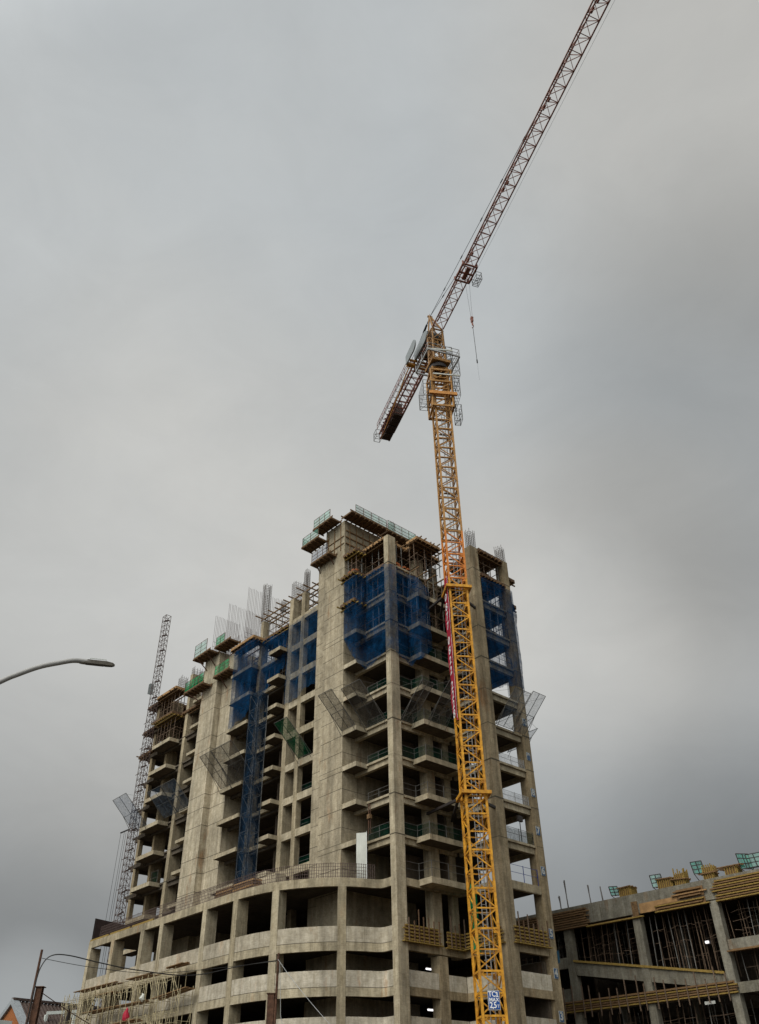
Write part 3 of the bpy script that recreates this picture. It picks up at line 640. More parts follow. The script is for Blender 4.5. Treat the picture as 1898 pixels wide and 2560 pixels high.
for n in (7, 8, 9, 10, 11, 12):
    z = fl(n)+.03
    rail('netted guardrail along the balcony beside the crane, storey %s' % WORD[n], [(-.5, 1.0), (-.5, 2.5), (-1.9, 2.5), (-1.9, 6.2)], z, .95, cover=n != 8, mat='ngreen' if n != 10 else 'ngreen')
    if n < 12: rail('netted guardrail from the tall core to the corner column, storey %s' % WORD[n], [(2.7, .1), (.05, .1)], z, .95 if n == 7 else .7, cover=n != 8)
    if n < 10: rail('netted guardrail in the window beside the tall core, storey %s' % WORD[n], [(12.3, .35), (9.0, .35)], z, .8)
rail('bare pipe guardrail on the lowest balcony beside the crane', [(-.5, 1.0), (-.5, 2.5), (-1.9, 2.5), (-1.9, 6.2)], fl(6)+.03, 1.2, cover=False)
rail('blue pipe guardrail between the end columns, storey six', [(-4.9, 8.05), (-4.9, 11.5)], fl(6)+.03, 1.25, post='blue', cover=False)
rail('green netted guardrail between the end columns, storey seven', [(-4.9, 8.05), (-4.9, 11.5)], fl(7)+.02, 1.0, 'ngreen')
for n in (8, 9): rail('white netted guardrail between the end columns, storey %s' % WORD[n], [(-4.9, 8.05), (-4.9, 11.5)], fl(n)+.02, .8, 'nwhite', 'grey')
for n in (12, 13): rail('dark guardrail behind the blue net between the end columns, storey %s' % WORD[n], [(-4.9, 8.05), (-4.9, 11.5)], fl(n)+.02, 1.1, cover=False, post='dark')
for n in (8,): rail('green screen inside the end balcony bay, storey %s' % WORD[n], [(38.6, .1), (37.2, .1)], fl(n)+.02, 1.5, 'ngreen')
rail('dark guardrail above the curved podium at its hoist end', [(40.2, -1.1), (36.5, -1.1)], fl(6)+.35, 1.0, 'ngreyb')
b = MB(); b.box(-4.6, -4.55, 10.25, 10.35, fl(7), fl(7)+1.5); tagm = None
S = thing('site_lamp', 'small dark floodlight on a post above the green rail between the end columns', 'lamp', P(-4.85, 10.1, fl(7)))
b = MB(); b.bar(P(-4.85, 10.1, fl(7)), P(-4.85, 10.1, fl(7)+1.75), .05); b.build('post', 'dark', S)
b = MB(); b.box(-5.0, -4.8, 9.8, 10.35, fl(7)+1.7, fl(7)+2.15); b.build('lamp_head', 'dark', S)
# ------------------------------------------------------------------ falsework: steel props with timber decks
def falsework(label, us, vs, z0, z1, mat='prop', hz=(.45,), edge=True):
    f = thing('falsework', label, 'falsework', P(us[0], vs[0], z0), 'steel shoring under the top decks')
    cnt = 0
    for v in vs:
        for u in us:
            uu, vv = u+random.uniform(-.12, .12), v+random.uniform(-.1, .1)
            b = MB(); b.bar(P(uu, vv, z0), P(uu+random.uniform(-.05, .05), vv, z1), .06); b.build('prop', mat if random.random() > .4 else 'propd', f); cnt += 1
    b = MB()
    for h in hz:
        z = lerp(z0, z1, h)
        for v in vs: b.bar(P(us[0]-.3, v, z+random.uniform(-.1, .1)), P(us[-1]+.3, v, z+random.uniform(-.1, .1)), .05)
        for u in us: b.bar(P(u, vs[0]-.2, z+.15), P(u, vs[-1]+.2, z+.15), .05)
    b.build('tie_bar', 'propd', f)
    if edge:
        b = MB()
        for v in vs: b.bar(P(us[0]-.4, v, z1-.04), P(us[-1]+.4, v, z1-.04), .09, .12)
        b.build('bearer', 'timber', f)
fr = lambda a, b_, n: [lerp(a, b_, i/(n-1)) for i in range(n)]
for n in (13, 14, 15):
    z0, z1 = fl(n)+.02, fl(n+1)-.3
    falsework('steel props between core and corner column, storey %s' % WORD[n], fr(.5, 4.3, 5), [.55, 1.7], z0, z1)
    if n > 13: falsework('props under the core balcony deck, storey %s' % WORD[n], fr(3.0, 4.4, 3), [-.9, -.2], z0, z1)
    falsework('steel props behind the crane mast, storey %s' % WORD[n], [-.2, 1.2], fr(1.3, 6.9, 7), z0, z1)
    falsework('props on the balcony beside the crane, storey %s' % WORD[n], [-1.7, -.9], fr(2.6, 6.0, 4), z0, z1)
    falsework('steel props between the end columns, storey %s' % WORD[n], [-4.7, -3.4], fr(8.3, 11.3, 4), z0, z1)
for n in (13, 14):
    z0, z1 = fl(n)+.02, fl(n+1)-.3
    falsework('props in the end balcony bay, storey %s' % WORD[n], fr(36.4, 40.2, 6), [-.8, .5], z0, z1, 'propd')
    falsework('dark props behind the hoist mast, storey %s' % WORD[n], fr(40.8, 43.8, 5), [.1, 1.5], z0, z1, 'propd')
    falsework('props behind the thin window ledges, storey %s' % WORD[n], fr(30.5, 34.4, 5), [.5, 1.6], z0, z1, 'propd')
for n in (13, 14):
    falsework('props behind the blue net between the tall walls, storey %s' % WORD[n], fr(15.6, 23.8, 8), [.5, 1.6], fl(n)+.02, fl(n+1)-.3)
falsework('props under the open deck frame beside the core', fr(9.2, 20.0, 9), [.6, 2.8], fl(15)+.02, fl(16)-.5)
def deck(label, poly, z, mat='ply', joist=None, edge='timber', th=.10, group='timber formwork decks', boards=True):
    # poly: u0,u1,v0,v1 ; joist: (axis, spacing, overhang)
    u0, u1, v0, v1 = poly
    d = thing('formwork_deck', label, 'formwork', P((u0+u1)/2, (v0+v1)/2, z), group)
    if boards: b = MB(); b.box(u0, u1, v0, v1, z, z+th); b.build('deck_board', mat, d)
    b = MB(); ax, sp, oh = joist or ('v', .45, .35)
    if ax == 'v':
        n = max(2, int((u1-u0)/sp))
        for i in range(n+1): u = lerp(u0+.06, u1-.06, i/n); b.bar(P(u, v0-oh*random.uniform(.1, 1), z-.075), P(u, v1+.05, z-.075), .07, .13)
        for v in (v0+.25, (v0+v1)/2, v1-.2): b.bar(P(u0-.3, v, z-.2), P(u1+.3, v, z-.2), .10, .12)
    else:
        n = max(2, int((v1-v0)/sp))
        for i in range(n+1): v = lerp(v0+.06, v1-.06, i/n); b.bar(P(u0-oh*random.uniform(.1, 1), v, z-.075), P(u1+.05, v, z-.075), .07, .13)
        for u in (u0+.25, (u0+u1)/2, u1-.2): b.bar(P(u, v0-.3, z-.2), P(u, v1+.3, z-.2), .10, .12)
    b.build('joist', edge, d)
    b = MB()
    if boards:
        b.box(u0-.03, u1+.03, v0-.05, v0-.006, z-.02, z+.28); b.box(u0-.05, u0-.006, v0, v1, z-.02, z+.28); b.build('edge_board', 'plyo' if edge == 'timber' else mat, d)
    return d
z16, z15, z14 = fl(16)-.28, fl(15)-.25, fl(14)-.25
deck('top timber deck between the tall core and the corner column', (.05, 4.55, .0, 3.0), z16, edge='timber')
deck('top timber deck over the balcony against the core', (2.7, 4.55, -1.35, -.06), z16-.5, edge='ytimb')
deck('top timber deck behind the crane mast', (-.7, 3.0, 3.05, 7.0), z16, joist=('u', .5, .7))
deck('top timber deck on the balcony beside the crane', (-2.2, -.75, 2.4, 5.6), z16, joist=('u', .6, .9))
deck('top timber deck between the two end columns', (-5.3, -.8, 8.05, 11.5), z16-.6, joist=('u', .5, .3), edge='brown')
deck('ragged timber deck one storey lower between the end columns', (-5.3, -3.0, 8.05, 11.5), z15-.3, joist=('u', .4, .35), edge='brown')
deck('splayed timber deck end past the far corner column', (-4.9, -2.0, 12.55, 13.6), fl(15)+1.0, joist=('u', .5, .1), edge='brown')
deck('stub of timber deck past the far corner column, lower', (-4.9, -2.4, 12.55, 13.3), fl(14)+1.0, joist=('u', .35, .1), edge='brown')
deck('timber deck edge under the corner column, behind blue net', (.05, 4.55, -.05, 1.2), z15, edge='ytimb')
deck('timber deck over the core balcony at the top of the blue net', (2.7, 4.75, -1.5, -.10), z15-.02, edge='ytimb', joist=('v', .5, .6))
deck('timber deck one storey into the blue net, by the core', (2.7, 4.75, -1.5, -.05), z14-.02, edge='ytimb', joist=('v', .5, .6))
deck('open frame of timber beams beside the tall core, sky showing through', (8.9, 20.6, -.2, 2.6), z16+.1, edge='brown', joist=('v', .95, .9), boards=False)
deck('timber edge along the top of the net on the grid', (15.2, 19.9, -.15, .2), z15-.1, edge='ytimb', joist=('v', .6, .5))
deck('timber deck above the blue net next to the stepped wall', (19.9, 24.3, -1.4, .0), z15+.1, edge='timber', joist=('v', .6, .2))
deck('top timber deck over the end balconies near the hoist mast', (36.2, 40.6, -1.4, .2), z15, edge='timber')
deck('yellow timber deck of the end balcony, one storey down', (36.2, 40.6, -1.4, .0), z14, edge='ytimb')
deck('dark timber deck behind the top of the hoist mast', (40.7, 44.3, -.6, 3.5), z15+.2, edge='ply')
deck('dark ragged deck crossing behind the hoist mast, one storey down', (40.7, 44.6, -.6, 3.5), z14+.1, edge='ply', joist=('v', .4, .5))
deck('lowest dark deck end crossing behind the hoist mast', (40.7, 44.9, -.5, 2.5), fl(13)+.1, edge='brown', joist=('v', .5, .7))
deck('dark timber beam deck above the thin window ledges', (30.2, 36.0, -.2, .6), z15, edge='brown')
deck('lower dark timber deck above the thin window ledges', (30.2, 36.0, -.15, .5), z14, edge='brown')
b = MB()
for (p, q) in (((-.6, .3), (4.5, .3)),): b.bar(P(*p, z16+.2), P(*q, z16+.25), .12, .1)
for i in range(14):
    u, v = random.choice([(-2.0, random.uniform(2.4, 5.6)), (random.uniform(-.5, 4), .2)]); b.bar(P(u, v, z16+.15), P(u+random.uniform(-.8, .8), v+random.uniform(-.8, .8), z16+random.uniform(.2, .5)), .08, .1)
tag(b.build('loose_timber', 'timber', None), 'loose boards left along the edge of the top deck behind the crane', 'timber')
# loose clay blocks seen at the floor above the net
for lab, c0, du, dv in (('orange clay blocks heaped on the core balcony above the blue net', (2.9, -1.3), 1.0, .35), ('orange clay blocks heaped at the slab edge just past the corner column', (-.5, 1.0), .1, 2.2)):
    S = thing('clay_block_heap', lab, 'blocks', P(*c0, fl(15)))
    for i in range(13):
        u, v, z = c0[0]+random.uniform(0, du), c0[1]+random.uniform(0, dv), fl(15)+.04+random.choice((0, .2, .2))
        b = MB(); b.box(u, u+.3, v, v+.24, z, z+.19); b.build('clay_block', 'orangeclay', S)
# ------------------------------------------------------------------ platforms with screens on the tops of the core walls
def tray(label, u0, u1, v0, v1, z, sc=(), mat='nteal', h=1.15, group='hanging formwork platforms', braces=None):
    t = thing('work_platform', label, 'platform', P((u0+u1)/2, (v0+v1)/2, z), group)
    b = MB(); b.box(u0, u1, v0, v1, z, z+.09)
    b.build('deck_board', 'ply', t)
    b = MB(); nu = max(2, int((u1-u0)/.6)); nv = max(2, int((v1-v0)/.6))
    if (u1-u0) > (v1-v0):
        for i in range(nu+1): u = lerp(u0, u1, i/nu); b.bar(P(u, v0-.15, z-.07), P(u, v1+.1, z-.07), .08, .14)
        for v in (v0, v1): b.bar(P(u0-.15, v, z+.16), P(u1+.15, v, z+.16), .06, .16)
    else:
        for i in range(nv+1): v = lerp(v0, v1, i/nv); b.bar(P(u0-.15, v, z-.07), P(u1+.1, v, z-.07), .08, .14)
        for u in (u0, u1): b.bar(P(u, v0-.15, z+.16), P(u, v1+.15, z+.16), .06, .16)
    b.build('joist', 'timber', t)
    for seg in sc:
        (a, c) = seg; a, c = P(*a, z+.1), P(*c, z+.1); n = max(2, int((c-a).length/.9)); o = Vector((0, 0, h))
        b = MB()
        for i in range(n+1): b.bar(a.lerp(c, i/n), a.lerp(c, i/n)+o, .045)
        for k in (.33, .66, 1): b.bar(a+o*k, c+o*k, .035)
        b.build('rail_frame', 'propd', t)
        b = MB(); m = n*3; d = Vector((-(c-a).y, (c-a).x, 0)).normalized()
        b.grid([[a.lerp(c, j/m)+o*k/4*(1-.08*abs(math.sin(j*1.3)))+d*.05*noise.noise(Vector((j*.7, k, z))) for j in range(m+1)] for k in range(5)]); b.build('screen', mat, t, smooth=True)
    if braces:
        b = MB()
        for (a, c) in braces: b.bar(a, c, .09)
        b.build('bracket', 'rust', t)
tray('lower work platform at the core top, pale green screen, out over the grid side', 7.4, 10.1, -2.5, -1.25, 52.7, [((10.1, -2.5), (7.4, -2.5)), ((10.1, -2.5), (10.1, -1.25))])
tray('upper work platform on the core top with pale green screen', 5.2, 8.2, -2.5, -1.25, 54.0, [((8.2, -2.5), (5.5, -2.5))], h=1.2)
tray('widest work platform on the core top, above the corner column', 3.1, 4.58, -1.6, 3.3, 54.05, [((3.1, -1.0), (3.1, 3.3))], h=1.1)
tray('end work platform on the core top, longest green screen', 3.1, 4.58, 3.5, 7.4, 54.0, [((3.1, 3.5), (3.1, 7.6)), ((3.1, 7.6), (4.9, 7.6))], h=1.3)
tray('small platform under the core top with yellow edge boards', 5.9, 8.9, -2.1, -1.25, 50.15, [((8.9, -2.1), (6.2, -2.1))], mat='nblue2', h=1.3, braces=[(P(8.5, -1.9, 50.1), P(8.5, -1.2, 49.3)), (P(6.3, -1.9, 50.1), P(6.3, -1.2, 49.3))])
tray('work platform on the stepped wall top with thin green screen', 27.2, 30.6, -2.5, -1.25, 47.6, [((30.6, -2.5), (28.0, -2.5))], h=1.7, braces=[(P(30, -2.3, 47.5), P(29.5, -1.2, 46.2)), (P(28, -2.3, 47.5), P(27.8, -1.2, 46.2))])
tray('work platform on the recessed part of the stepped wall, bright green cloth', 24.0, 27.0, -1.9, -.5, 47.9, [((27.0, -1.9), (25.2, -1.9))], mat='ngreen2', h=1.2)
tray('green screened platform low on the front of the stepped wall', 28.0, 32.0, -2.4, -1.3, 43.8, [((32.0, -2.4), (30.0, -2.4)), ((30.0, -2.4), (28.0, -2.4))], mat='ngreen2', h=1.3, braces=[(P(31.5, -2.2, 43.7), P(30.2, -1.25, 42.6))])
tray('green screened platform in the notch of the stepped wall', 23.9, 26.9, -1.7, -.55, 44.2, [((26.9, -1.7), (24.0, -1.7))], mat='ngreen2', h=1.3, braces=[(P(26, -1.5, 44.1), P(26, -.5, 43.0))])
# panel formwork on the upper part of the core
b = MB()
for z in (51.1, 51.9, 52.7): b.bar(P(4.55, -1.1, z), P(4.55, 3.0, z), .07, .12)
for v in (-.6, .3, 1.2, 2.1): b.bar(P(4.50, v, 50.4), P(4.50, v, 53.5), .06)
for u in (5.2, 6.2, 7.2): b.bar(P(u, -1.26, 50.4), P(u, -1.26, 53.6), .06)
for z in (51.1, 52.0): b.bar(P(4.7, -1.24, z), P(7.7, -1.24, z), .06)
tag(b.build('panel_formwork', 'brown', None), 'thin wall formwork bars strapped round the head of the tall core', 'formwork')
# ------------------------------------------------------------------ rebar
def rebar_mat(label, a, c, z0, z1, sp=.2, hs=(.08, .2, .33), mat='rebar', tops=.4):
    b = MB(); a, c = Vector(a), Vector(c); n = int((c-a).length/sp)
    for k in range(1):
        for i in range(n+1):
            p = a.lerp(c, i/n); p = P(p.x+.22*k, p.y, 0)
            b.bar(p+Vector((0, 0, z0)), p+Vector((random.uniform(-.025, .025), random.uniform(-.025, .025), z1-random.uniform(0, tops*.5))), .024)
        for h in hs: z = lerp(z0, z1, h); b.bar(P(a.x+.22*k, a.y, z), P(c.x+.22*k, c.y, z), .024)
    return tag(b.build('rebar_mat', mat, None), label, 'rebar', 'starter bars standing on the wall tops')
rebar_mat('first screen of starter bars on the stepped wall top, lowest of three', (29.3, -1.0), (29.3, 5.0), 47.6, 53.7, hs=(.07, .14, .22, .3, .4))
rebar_mat('middle screen of starter bars behind the stepped wall top', (26.6, -.9), (26.6, 5.6), 47.0, 54.2, hs=(.07, .14, .22, .3))
rebar_mat('last screen of starter bars, next to the tall rebar cage', (22.6, -.9), (22.6, 6.0), 46.8, 54.6, hs=(.07, .14, .22))
rebar_mat('low bristle of starter bars along the front of the stepped wall', (24.3, -.3), (29.9, -.9), 47.0, 49.2, hs=(.3, .6), mat='rebar')
def cage(label, u0, u1, v0, v1, z0, z1, mat='rebarl', nb=4):
    b = MB()
    pts = [(lerp(u0, u1, i/(nb-1)), v) for i in range(nb) for v in (v0, v1)]+[(u, lerp(v0, v1, i/(nb-1))) for i in range(1, nb-1) for u in (u0, u1)]
    for u, v in pts: b.bar(P(u, v, z0), P(u+random.uniform(-.04, .04), v, z1-random.uniform(0, .35)), .035)
    z = z0+.1
    while z < z1-.35:
        for (a, c) in (((u0, v0), (u1, v0)), ((u1, v0), (u1, v1)), ((u1, v1), (u0, v1)), ((u0, v1), (u0, v0))): b.bar(P(*a, z), P(*c, z), .022)
        z += .22
    tag(b.build('rebar_cage', mat, None), label, 'rebar', 'rebar cages on unfinished columns')
cage('tall rebar cage on the column between the two tall walls', 20.2, 20.9, 0, .7, 49.1, 54.4)
cage('rebar cage on the blade column beside the blue netted grid', 14.4, 15.1, 0, 1.0, 49.5, 52.0)
cage('thin rebar cage on the column closest to the core', 12.45, 12.95, 0, .45, 49.4, 52.4)
cage('rebar cage on the end column beside the crane mast', -5.0, -4.4, 7.1, 7.9, 49.3, 51.6)
cage('rebar cage leaning on the far corner column', -5.0, -4.3, 11.7, 12.4, 49.5, 51.7)
cage('rebar cage on the blade column next to the stepped wall', 34.9, 35.5, .1, 1.2, 48.2, 49.4)
cage('short rebar cage on the end balcony column', 36.5, 37.3, -.6, .2, 47.0, 48.6)
cage('rebar cage right behind the hoist mast', 40.2, 40.8, 3.2, 4.2, 47.4, 50.2)
cage('dark rebar cage standing by the green screens on the core top', 3.3, 3.9, 4.1, 4.7, 54.1, 55.9, 'rebar')
cage('short rebar cage between core and stepped wall', 16.9, 17.4, .2, .6, 49.2, 50.6)
def mesh_fence(label, path, z, h, sp=.18, hs=5):
    b = MB(); L = [0]
    for a, c in zip(path, path[1:]): L.append(L[-1]+math.dist(a, c))
    def at(s):
        k = max(i for i in range(len(L)-1) if L[i] <= s+1e-9); t = (s-L[k])/(L[k+1]-L[k]); return lerp(path[k][0], path[k+1][0], t), lerp(path[k][1], path[k+1][1], t)
    n = int(L[-1]/sp)
    for i in range(n+1): u, v = at(L[-1]*i/n); b.bar(P(u, v, z), P(u, v, z+h-random.uniform(0, .08)), .027)
    m = int(L[-1]/.6)
    for k in range(hs):
        zz = z+.12+(h-.2)*k/(hs-1)
        for i in range(m): b.bar(P(*at(L[-1]*i/m), zz), P(*at(L[-1]*(i+1)/m), zz), .024)
    tag(b.build('rebar_fence', 'rebar', None), label, 'rebar', 'rebar upstand round the podium edge')
inn = offs(pod, .16)
curve = [p for p in inn if 1.42 < p[0] < 9.0]; st = [p for p in inn if 8.99 < p[0]]
mesh_fence('rebar mesh upstand following the curved corner of the podium', curve, Z6, 1.15)
mesh_fence('rebar mesh upstand along the straight podium edge under the stepped wall', [(34.6, -6.5), (24, -6.5), (13.5, -6.5), (9.0, -6.3)], Z6, 1.15, .22)
# ------------------------------------------------------------------ podium deck items
S = thing('white_cladding_sheet', 'tall white panel standing on the podium deck beside the core', 'panel', P(1.95, -1.25, Z6))
def wp(u0, z0): return None
a, c = P(2.52, -1.35, 0), P(1.82, -.88, 0); d = (c-a).normalized(); nn = Vector((d.y, -d.x, 0))
if nn.y > 0: nn = -nn
b = MB(); zb, zt = Z6+.05, Z6+3.55
b.hexa([p+Vector((0, 0, z)) for z in (zb, zt) for p in (a, a-nn*.04, c-nn*.04, c)]); b.build('board', 'white', S)
b = MB(); b.hexa([p+Vector((0, 0, z)) for z in (zb, zt+.02) for p in (c+d*.003, c+d*.003-nn*.05, c+d*.05+nn*.16, c+d*.02+nn*.16)]); b.build('flange', 'swhite', S)
S = thing('chain_hoist', 'rusty chain hoist hanging over the white panel', 'hoist', P(1.9, -.6, Z6+3.6))
b = MB(); b.tube([P(1.95, -.55, Z6+3.5), P(1.95, -.5, fl(8)-.5)], .05, 6); b.tube([P(1.75, -.5, Z6+3.5), P(1.8, -.5, fl(8)-.5)], .03, 6); b.build('chain', 'rust', S)
b = MB(); b.box(1.7, 2.05, -.65, -.4, fl(7)+1.5, fl(7)+1.85); b.build('hoist_body', 'timber', S)
S = thing('timber_stack', 'pale timber stack on the podium deck beside the scaffold tower', 'timber', P(11.5, -5.6, Z6))
for k in range(4):
    for q in range(2):
        b = MB(); b.box(9.6+q*2.9, 12.4+q*2.6, -6.2+.05*k, -5.2, Z6+.06+k*.22, Z6+.20+k*.22); b.build('plank', 'plyo' if (k+q) % 2 else 'timber', S)
S = thing('block_pallet', 'pallet of pale concrete blocks behind the timber stack', 'pallet', P(9.6, -4.6, Z6))
b = MB(); b.box(8.2, 10.6, -4.9, -3.9, Z6+.18, Z6+1.15); b.build('block_stack', 'edge', S)
b = MB(); b.box(8.2, 10.6, -4.85, -3.95, Z6+.02, Z6+.16); b.build('pallet', 'timber', S)
# black tarp and yellow edge beams at the far end of the podium
S = thing('tarp_screen', 'black tarpaulin screen at the outer end of the podium deck', 'screen', P(36.2, -6.5, Z6))
b = MB(); b.grid([[P(36.2-.25*i*.0, -6.5+i*.75, Z6+.12+2.0*k/3-.05*i) for i in range(9)] for k in range(4)]); b.grid([[P(36.28, -6.5+i*.75, Z6+.12+2.0*k/3-.05*i) for i in range(9)] for k in range(4)]); b.build('sheet', 'tarp', S)
b = MB()
for v in (-6.4, -3.5, -.6): b.bar(P(36.2, v, Z6), P(36.2, v, Z6+2.1), .06)
b.build('post', 'dark', S)
for i, (u0, u1) in enumerate(((36.3, 32.6), (32.2, 28.4), (28.0, 24.2))):
    b = MB(); b.bar(P(u0, -6.55, Z6+.10), P(u1, -6.55, Z6+.10), .14, .14)
    tag(b.build('edge_timber', 'ytimb', None), ('yellow edge timber lying under the black tarpaulin', 'middle yellow edge timber on the podium deck rim', 'yellow edge timber closest to the rebar fence')[i], 'timber', 'edge timbers on the podium rim')
# formwork at podium level five beside the crane
def wall_form(label, ax, a0, a1, c, z, s, seed):
    rnd = random.Random(seed); f = thing('wall_formwork', label, 'formwork', P(*((c, (a0+a1)/2) if ax == 'v' else ((a0+a1)/2, c)), z), 'stacked timber wall forms above the parking level')
    def B(b, x0, x1, k0, k1, z0, z1):
        if ax == 'v': b.box(c+s*k0, c+s*k1, x0, x1, z0, z1)
        else: b.box(x0, x1, c+s*k0, c+s*k1, z0, z1)
    b = MB(); B(b, a0+.1, a1-.1, 0, .06, z-.05, z+1.05); b.build('panel', 'brown', f)
    b = MB()
    for k in range(5):
        e0, e1 = rnd.uniform(-.2, .15), rnd.uniform(-.15, .2); zz = z+.02+k*.23; B(b, a0+e0, a1+e1, .065+rnd.uniform(0, .1), .2, zz, zz+.10)
    B(b, a0-.2, a1+.2, .02, .3, z-.13, z-.06)
    b.build('waler', 'ytimb', f)
    n = int((a1-a0)/.5)
    for i in range(n):
        x = a0+.25+(a1-a0-.4)*i/max(1, n-1)+rnd.uniform(-.08, .08)
        b = MB(); B(b, x, x+.07, .21, .28, z-.1, z+1.3+rnd.uniform(0, .9)); b.build('soldier', 'propd' if rnd.random() > .5 else 'ply', f)
wall_form('timber wall form between the corner column and the next column', 'v', .55, 4.15, -.62, 13.75, -1, 1)
wall_form('short timber wall form in the corner behind the crane mast', 'v', 4.95, 6.95, -.62, 13.7, -1, 2)
wall_form('timber wall form on the return wall beside the crane mast', 'u', -4.6, -.9, 6.95, 13.75, -1, 3)
wall_form('timber wall form between the two end columns', 'v', 7.6, 11.4, -5.15, 13.75, -1, 4)
b = MB(); b.grid([[P(-5.14-.01*i, 12.45+.10*i, 13.55-.42*k+.06*i) for i in range(3)] for k in range(3)]); b.grid([[P(-5.10-.01*i, 12.47+.10*i, 13.55-.42*k+.06*i) for i in range(3)] for k in range(3)])
tag(b.build('blue_sheet', 'teal', None), 'scrap of teal sheet on the far corner column under the sign five', 'sheet')
for z, w in ((12.5, 'upper'), (9.8, 'lower')):
    S = thing('tube_light', 'lit white tube light on the %s parking level behind the corner column' % w, 'lamp', P(1.5, 5.3, z), 'lit tube lights in the parking levels')
    b = MB(); b.tube([P(1.5, 4.78, z), P(1.5, 5.9, z)], .065, 8); b.build('tube', 'tube', S)
    b = MB(); b.box(1.45, 1.55, 4.75, 5.93, z+.075, z+.13); b.build('housing', 'white', S)
    b = MB(); b.bar(P(1.5, 4.9, z+.13), P(1.5, 4.9, z+.45), .02); b.bar(P(1.5, 5.8, z+.13), P(1.5, 5.8, z+.45), .02); b.build('hanger', 'dark', S)
# ------------------------------------------------------------------ blue wrapped scaffold tower
S = thing('scaffold_tower', 'narrow scaffold tower wrapped in blue net, rising from the podium deck', 'scaffold', P(17.2, -2, Z6))
u0, u1, v0, v1 = 16.35, 17.75, -2.5, -1.35
b = MB(); z = Z6
for u in (u0, u1):
    for v in (v0, v1): b.bar(P(u, v, Z6), P(u, v, 38.4), .06)
while z < 38.2:
    for (a, c) in (((u0, v0), (u1, v0)), ((u1, v0), (u1, v1)), ((u1, v1), (u0, v1)), ((u0, v1), (u0, v0))): b.bar(P(*a, z), P(*c, z), .045)
    b.bar(P(u0, v0, z), P(u1, v0, z+1.7), .035); b.bar(P(u0, v1, z), P(u0, v0, z+1.7), .035); z += 1.7
b.build('scaffold_frame', 'grey', S)
b = MB(); g = [[P(u, v, Z6+.4+20*k/24)+Vector((.05*noise.noise(Vector((u*3, v, k*.5))), -.05, 0)) for (u, v) in ((u1+.04, v1), (u1+.05, v0-.05), (lerp(u0, u1, .5), v0-.07), (u0-.05, v0-.05), (u0-.04, v1))] for k in range(25)]
b.grid(g); b.build('netting', 'ntower', S, smooth=True)
# ------------------------------------------------------------------ hoist mast with cables at the far end
S = thing('hoist_mast', 'thin dark lattice hoist mast rising past the outer end of the tower', 'hoist mast', P(41.2, -1.6, 0))
b = MB(); w = .72; q0 = (40.75, -1.95); z = 0
cs = [(q0[0], q0[1]), (q0[0]+w*1.2, q0[1]), (q0[0]+w*1.2, q0[1]+w), (q0[0], q0[1]+w)]
for c in cs: b.bar(P(*c, 0), P(*c, 58.5), .052)
while z < 57.7:
    for i in range(4): b.bar(P(*cs[i], z), P(*cs[(i+1) % 4], z), .036)
    for i in range(4): b.bar(P(*cs[i], z), P(*cs[(i+1) % 4], z+.73), .03) if i % 2 else b.bar(P(*cs[(i+1) % 4], z), P(*cs[i], z+.73), .03)
    if int(z/.73) % 3 == 0: b.bar(P(q0[0]+w*.6, q0[1]+.1, z), P(q0[0]+w*.6, q0[1]+w, z+.4), .16)
    z += .73
[b.bar(P(*cs[i], 58.48), P(*cs[(i+1) % 4], 58.48), .05) for i in range(4)]; b.build('lattice', 'rebar', S)
for n in range(7, 15):
    b = MB(); b.bar(P(40.9, -1.4, fl(n)), P(40.2, .4, fl(n)), .07); b.bar(P(41.5, -1.4, fl(n)), P(40.2, .4, fl(n)), .06); b.bar(P(40.9, -1.9, fl(n)+.1), P(42.2, -1.9, fl(n)+.1), .05); b.build('tie', 'rust', S)
b = MB(); b.box(41.75, 42.2, -2.1, -1.6, 47.6, 48.9); b.build('guide_box', 'ngreen', S)
b = MB()
for du, dv in ((0, 0), (.5, -.2), (.2, .3)): b.tube([P(42.9+du, -2.0+dv, 2), P(42.7+du*.8, -1.9+dv, 30.9)], .022, 4)
b.bar(P(41.5, -1.9, 30.9), P(43.4, -2.0, 30.9), .12)
b.build('cable', 'wire', S)
# ------------------------------------------------------------------ frame scaffold on the podium front
def scaffold(label, us, z0, tops, v0=-6.95, v1=-8.0, seed=1, planks=()):
    rnd = random.Random(seed); S = thing('frame_scaffold', label, 'scaffold', P(us[0], -7.5, 0), 'frame scaffolds on the podium front')
    for u in us:
        zt = tops(u); b = MB()
        for v in (v0, v1): b.bar(P(u, v, 0), P(u+rnd.uniform(-.1, .1), v, zt), .036); b.bar(P(u+.42, v, 0), P(u+.42, v, zt-.1), .026) if rnd.random() > .72 else None
        z = z0
        while z < zt: b.bar(P(u, v0, z), P(u, v1, z), .032); b.bar(P(u, v1, z), P(u+.42, v1, z), .026); z += 1.7
        b.bar(P(u, v1, zt-1.3), P(u+.42, v1, zt-.6), .04)
        b.build('scaffold_frame', 'scaf', S)
    b = MB()
    for a, c in zip(us, us[1:]):
        if rnd.random() > .25:
            zt = min(tops(a), tops(c)); b.bar(P(a, v1, zt-1.8), P(c, v1, zt-.1), .024); b.bar(P(c, v1, zt-1.8), P(a, v1, zt-.1), .024); b.bar(P(a, v0, zt-3.6), P(c, v0, zt-1.9), .024)
        b.bar(P(a, v1, tops(a)-.9), P(c, v1, tops(c)-.9+rnd.uniform(-.2, .2)), .026)
    b.build('cross_brace', 'scaf', S)
    for (a, c, z, z2, m) in planks:
        b = MB()
        for k in range(3): b.bar(P(a+rnd.uniform(-.3, .3), v1+.15+k*.32, z+rnd.uniform(-.04, .04)), P(c+rnd.uniform(-.3, .3), v1+.15+k*.32, z2+rnd.uniform(-.04, .04)), .26, .06)
        b.build('plank_platform', m, S)
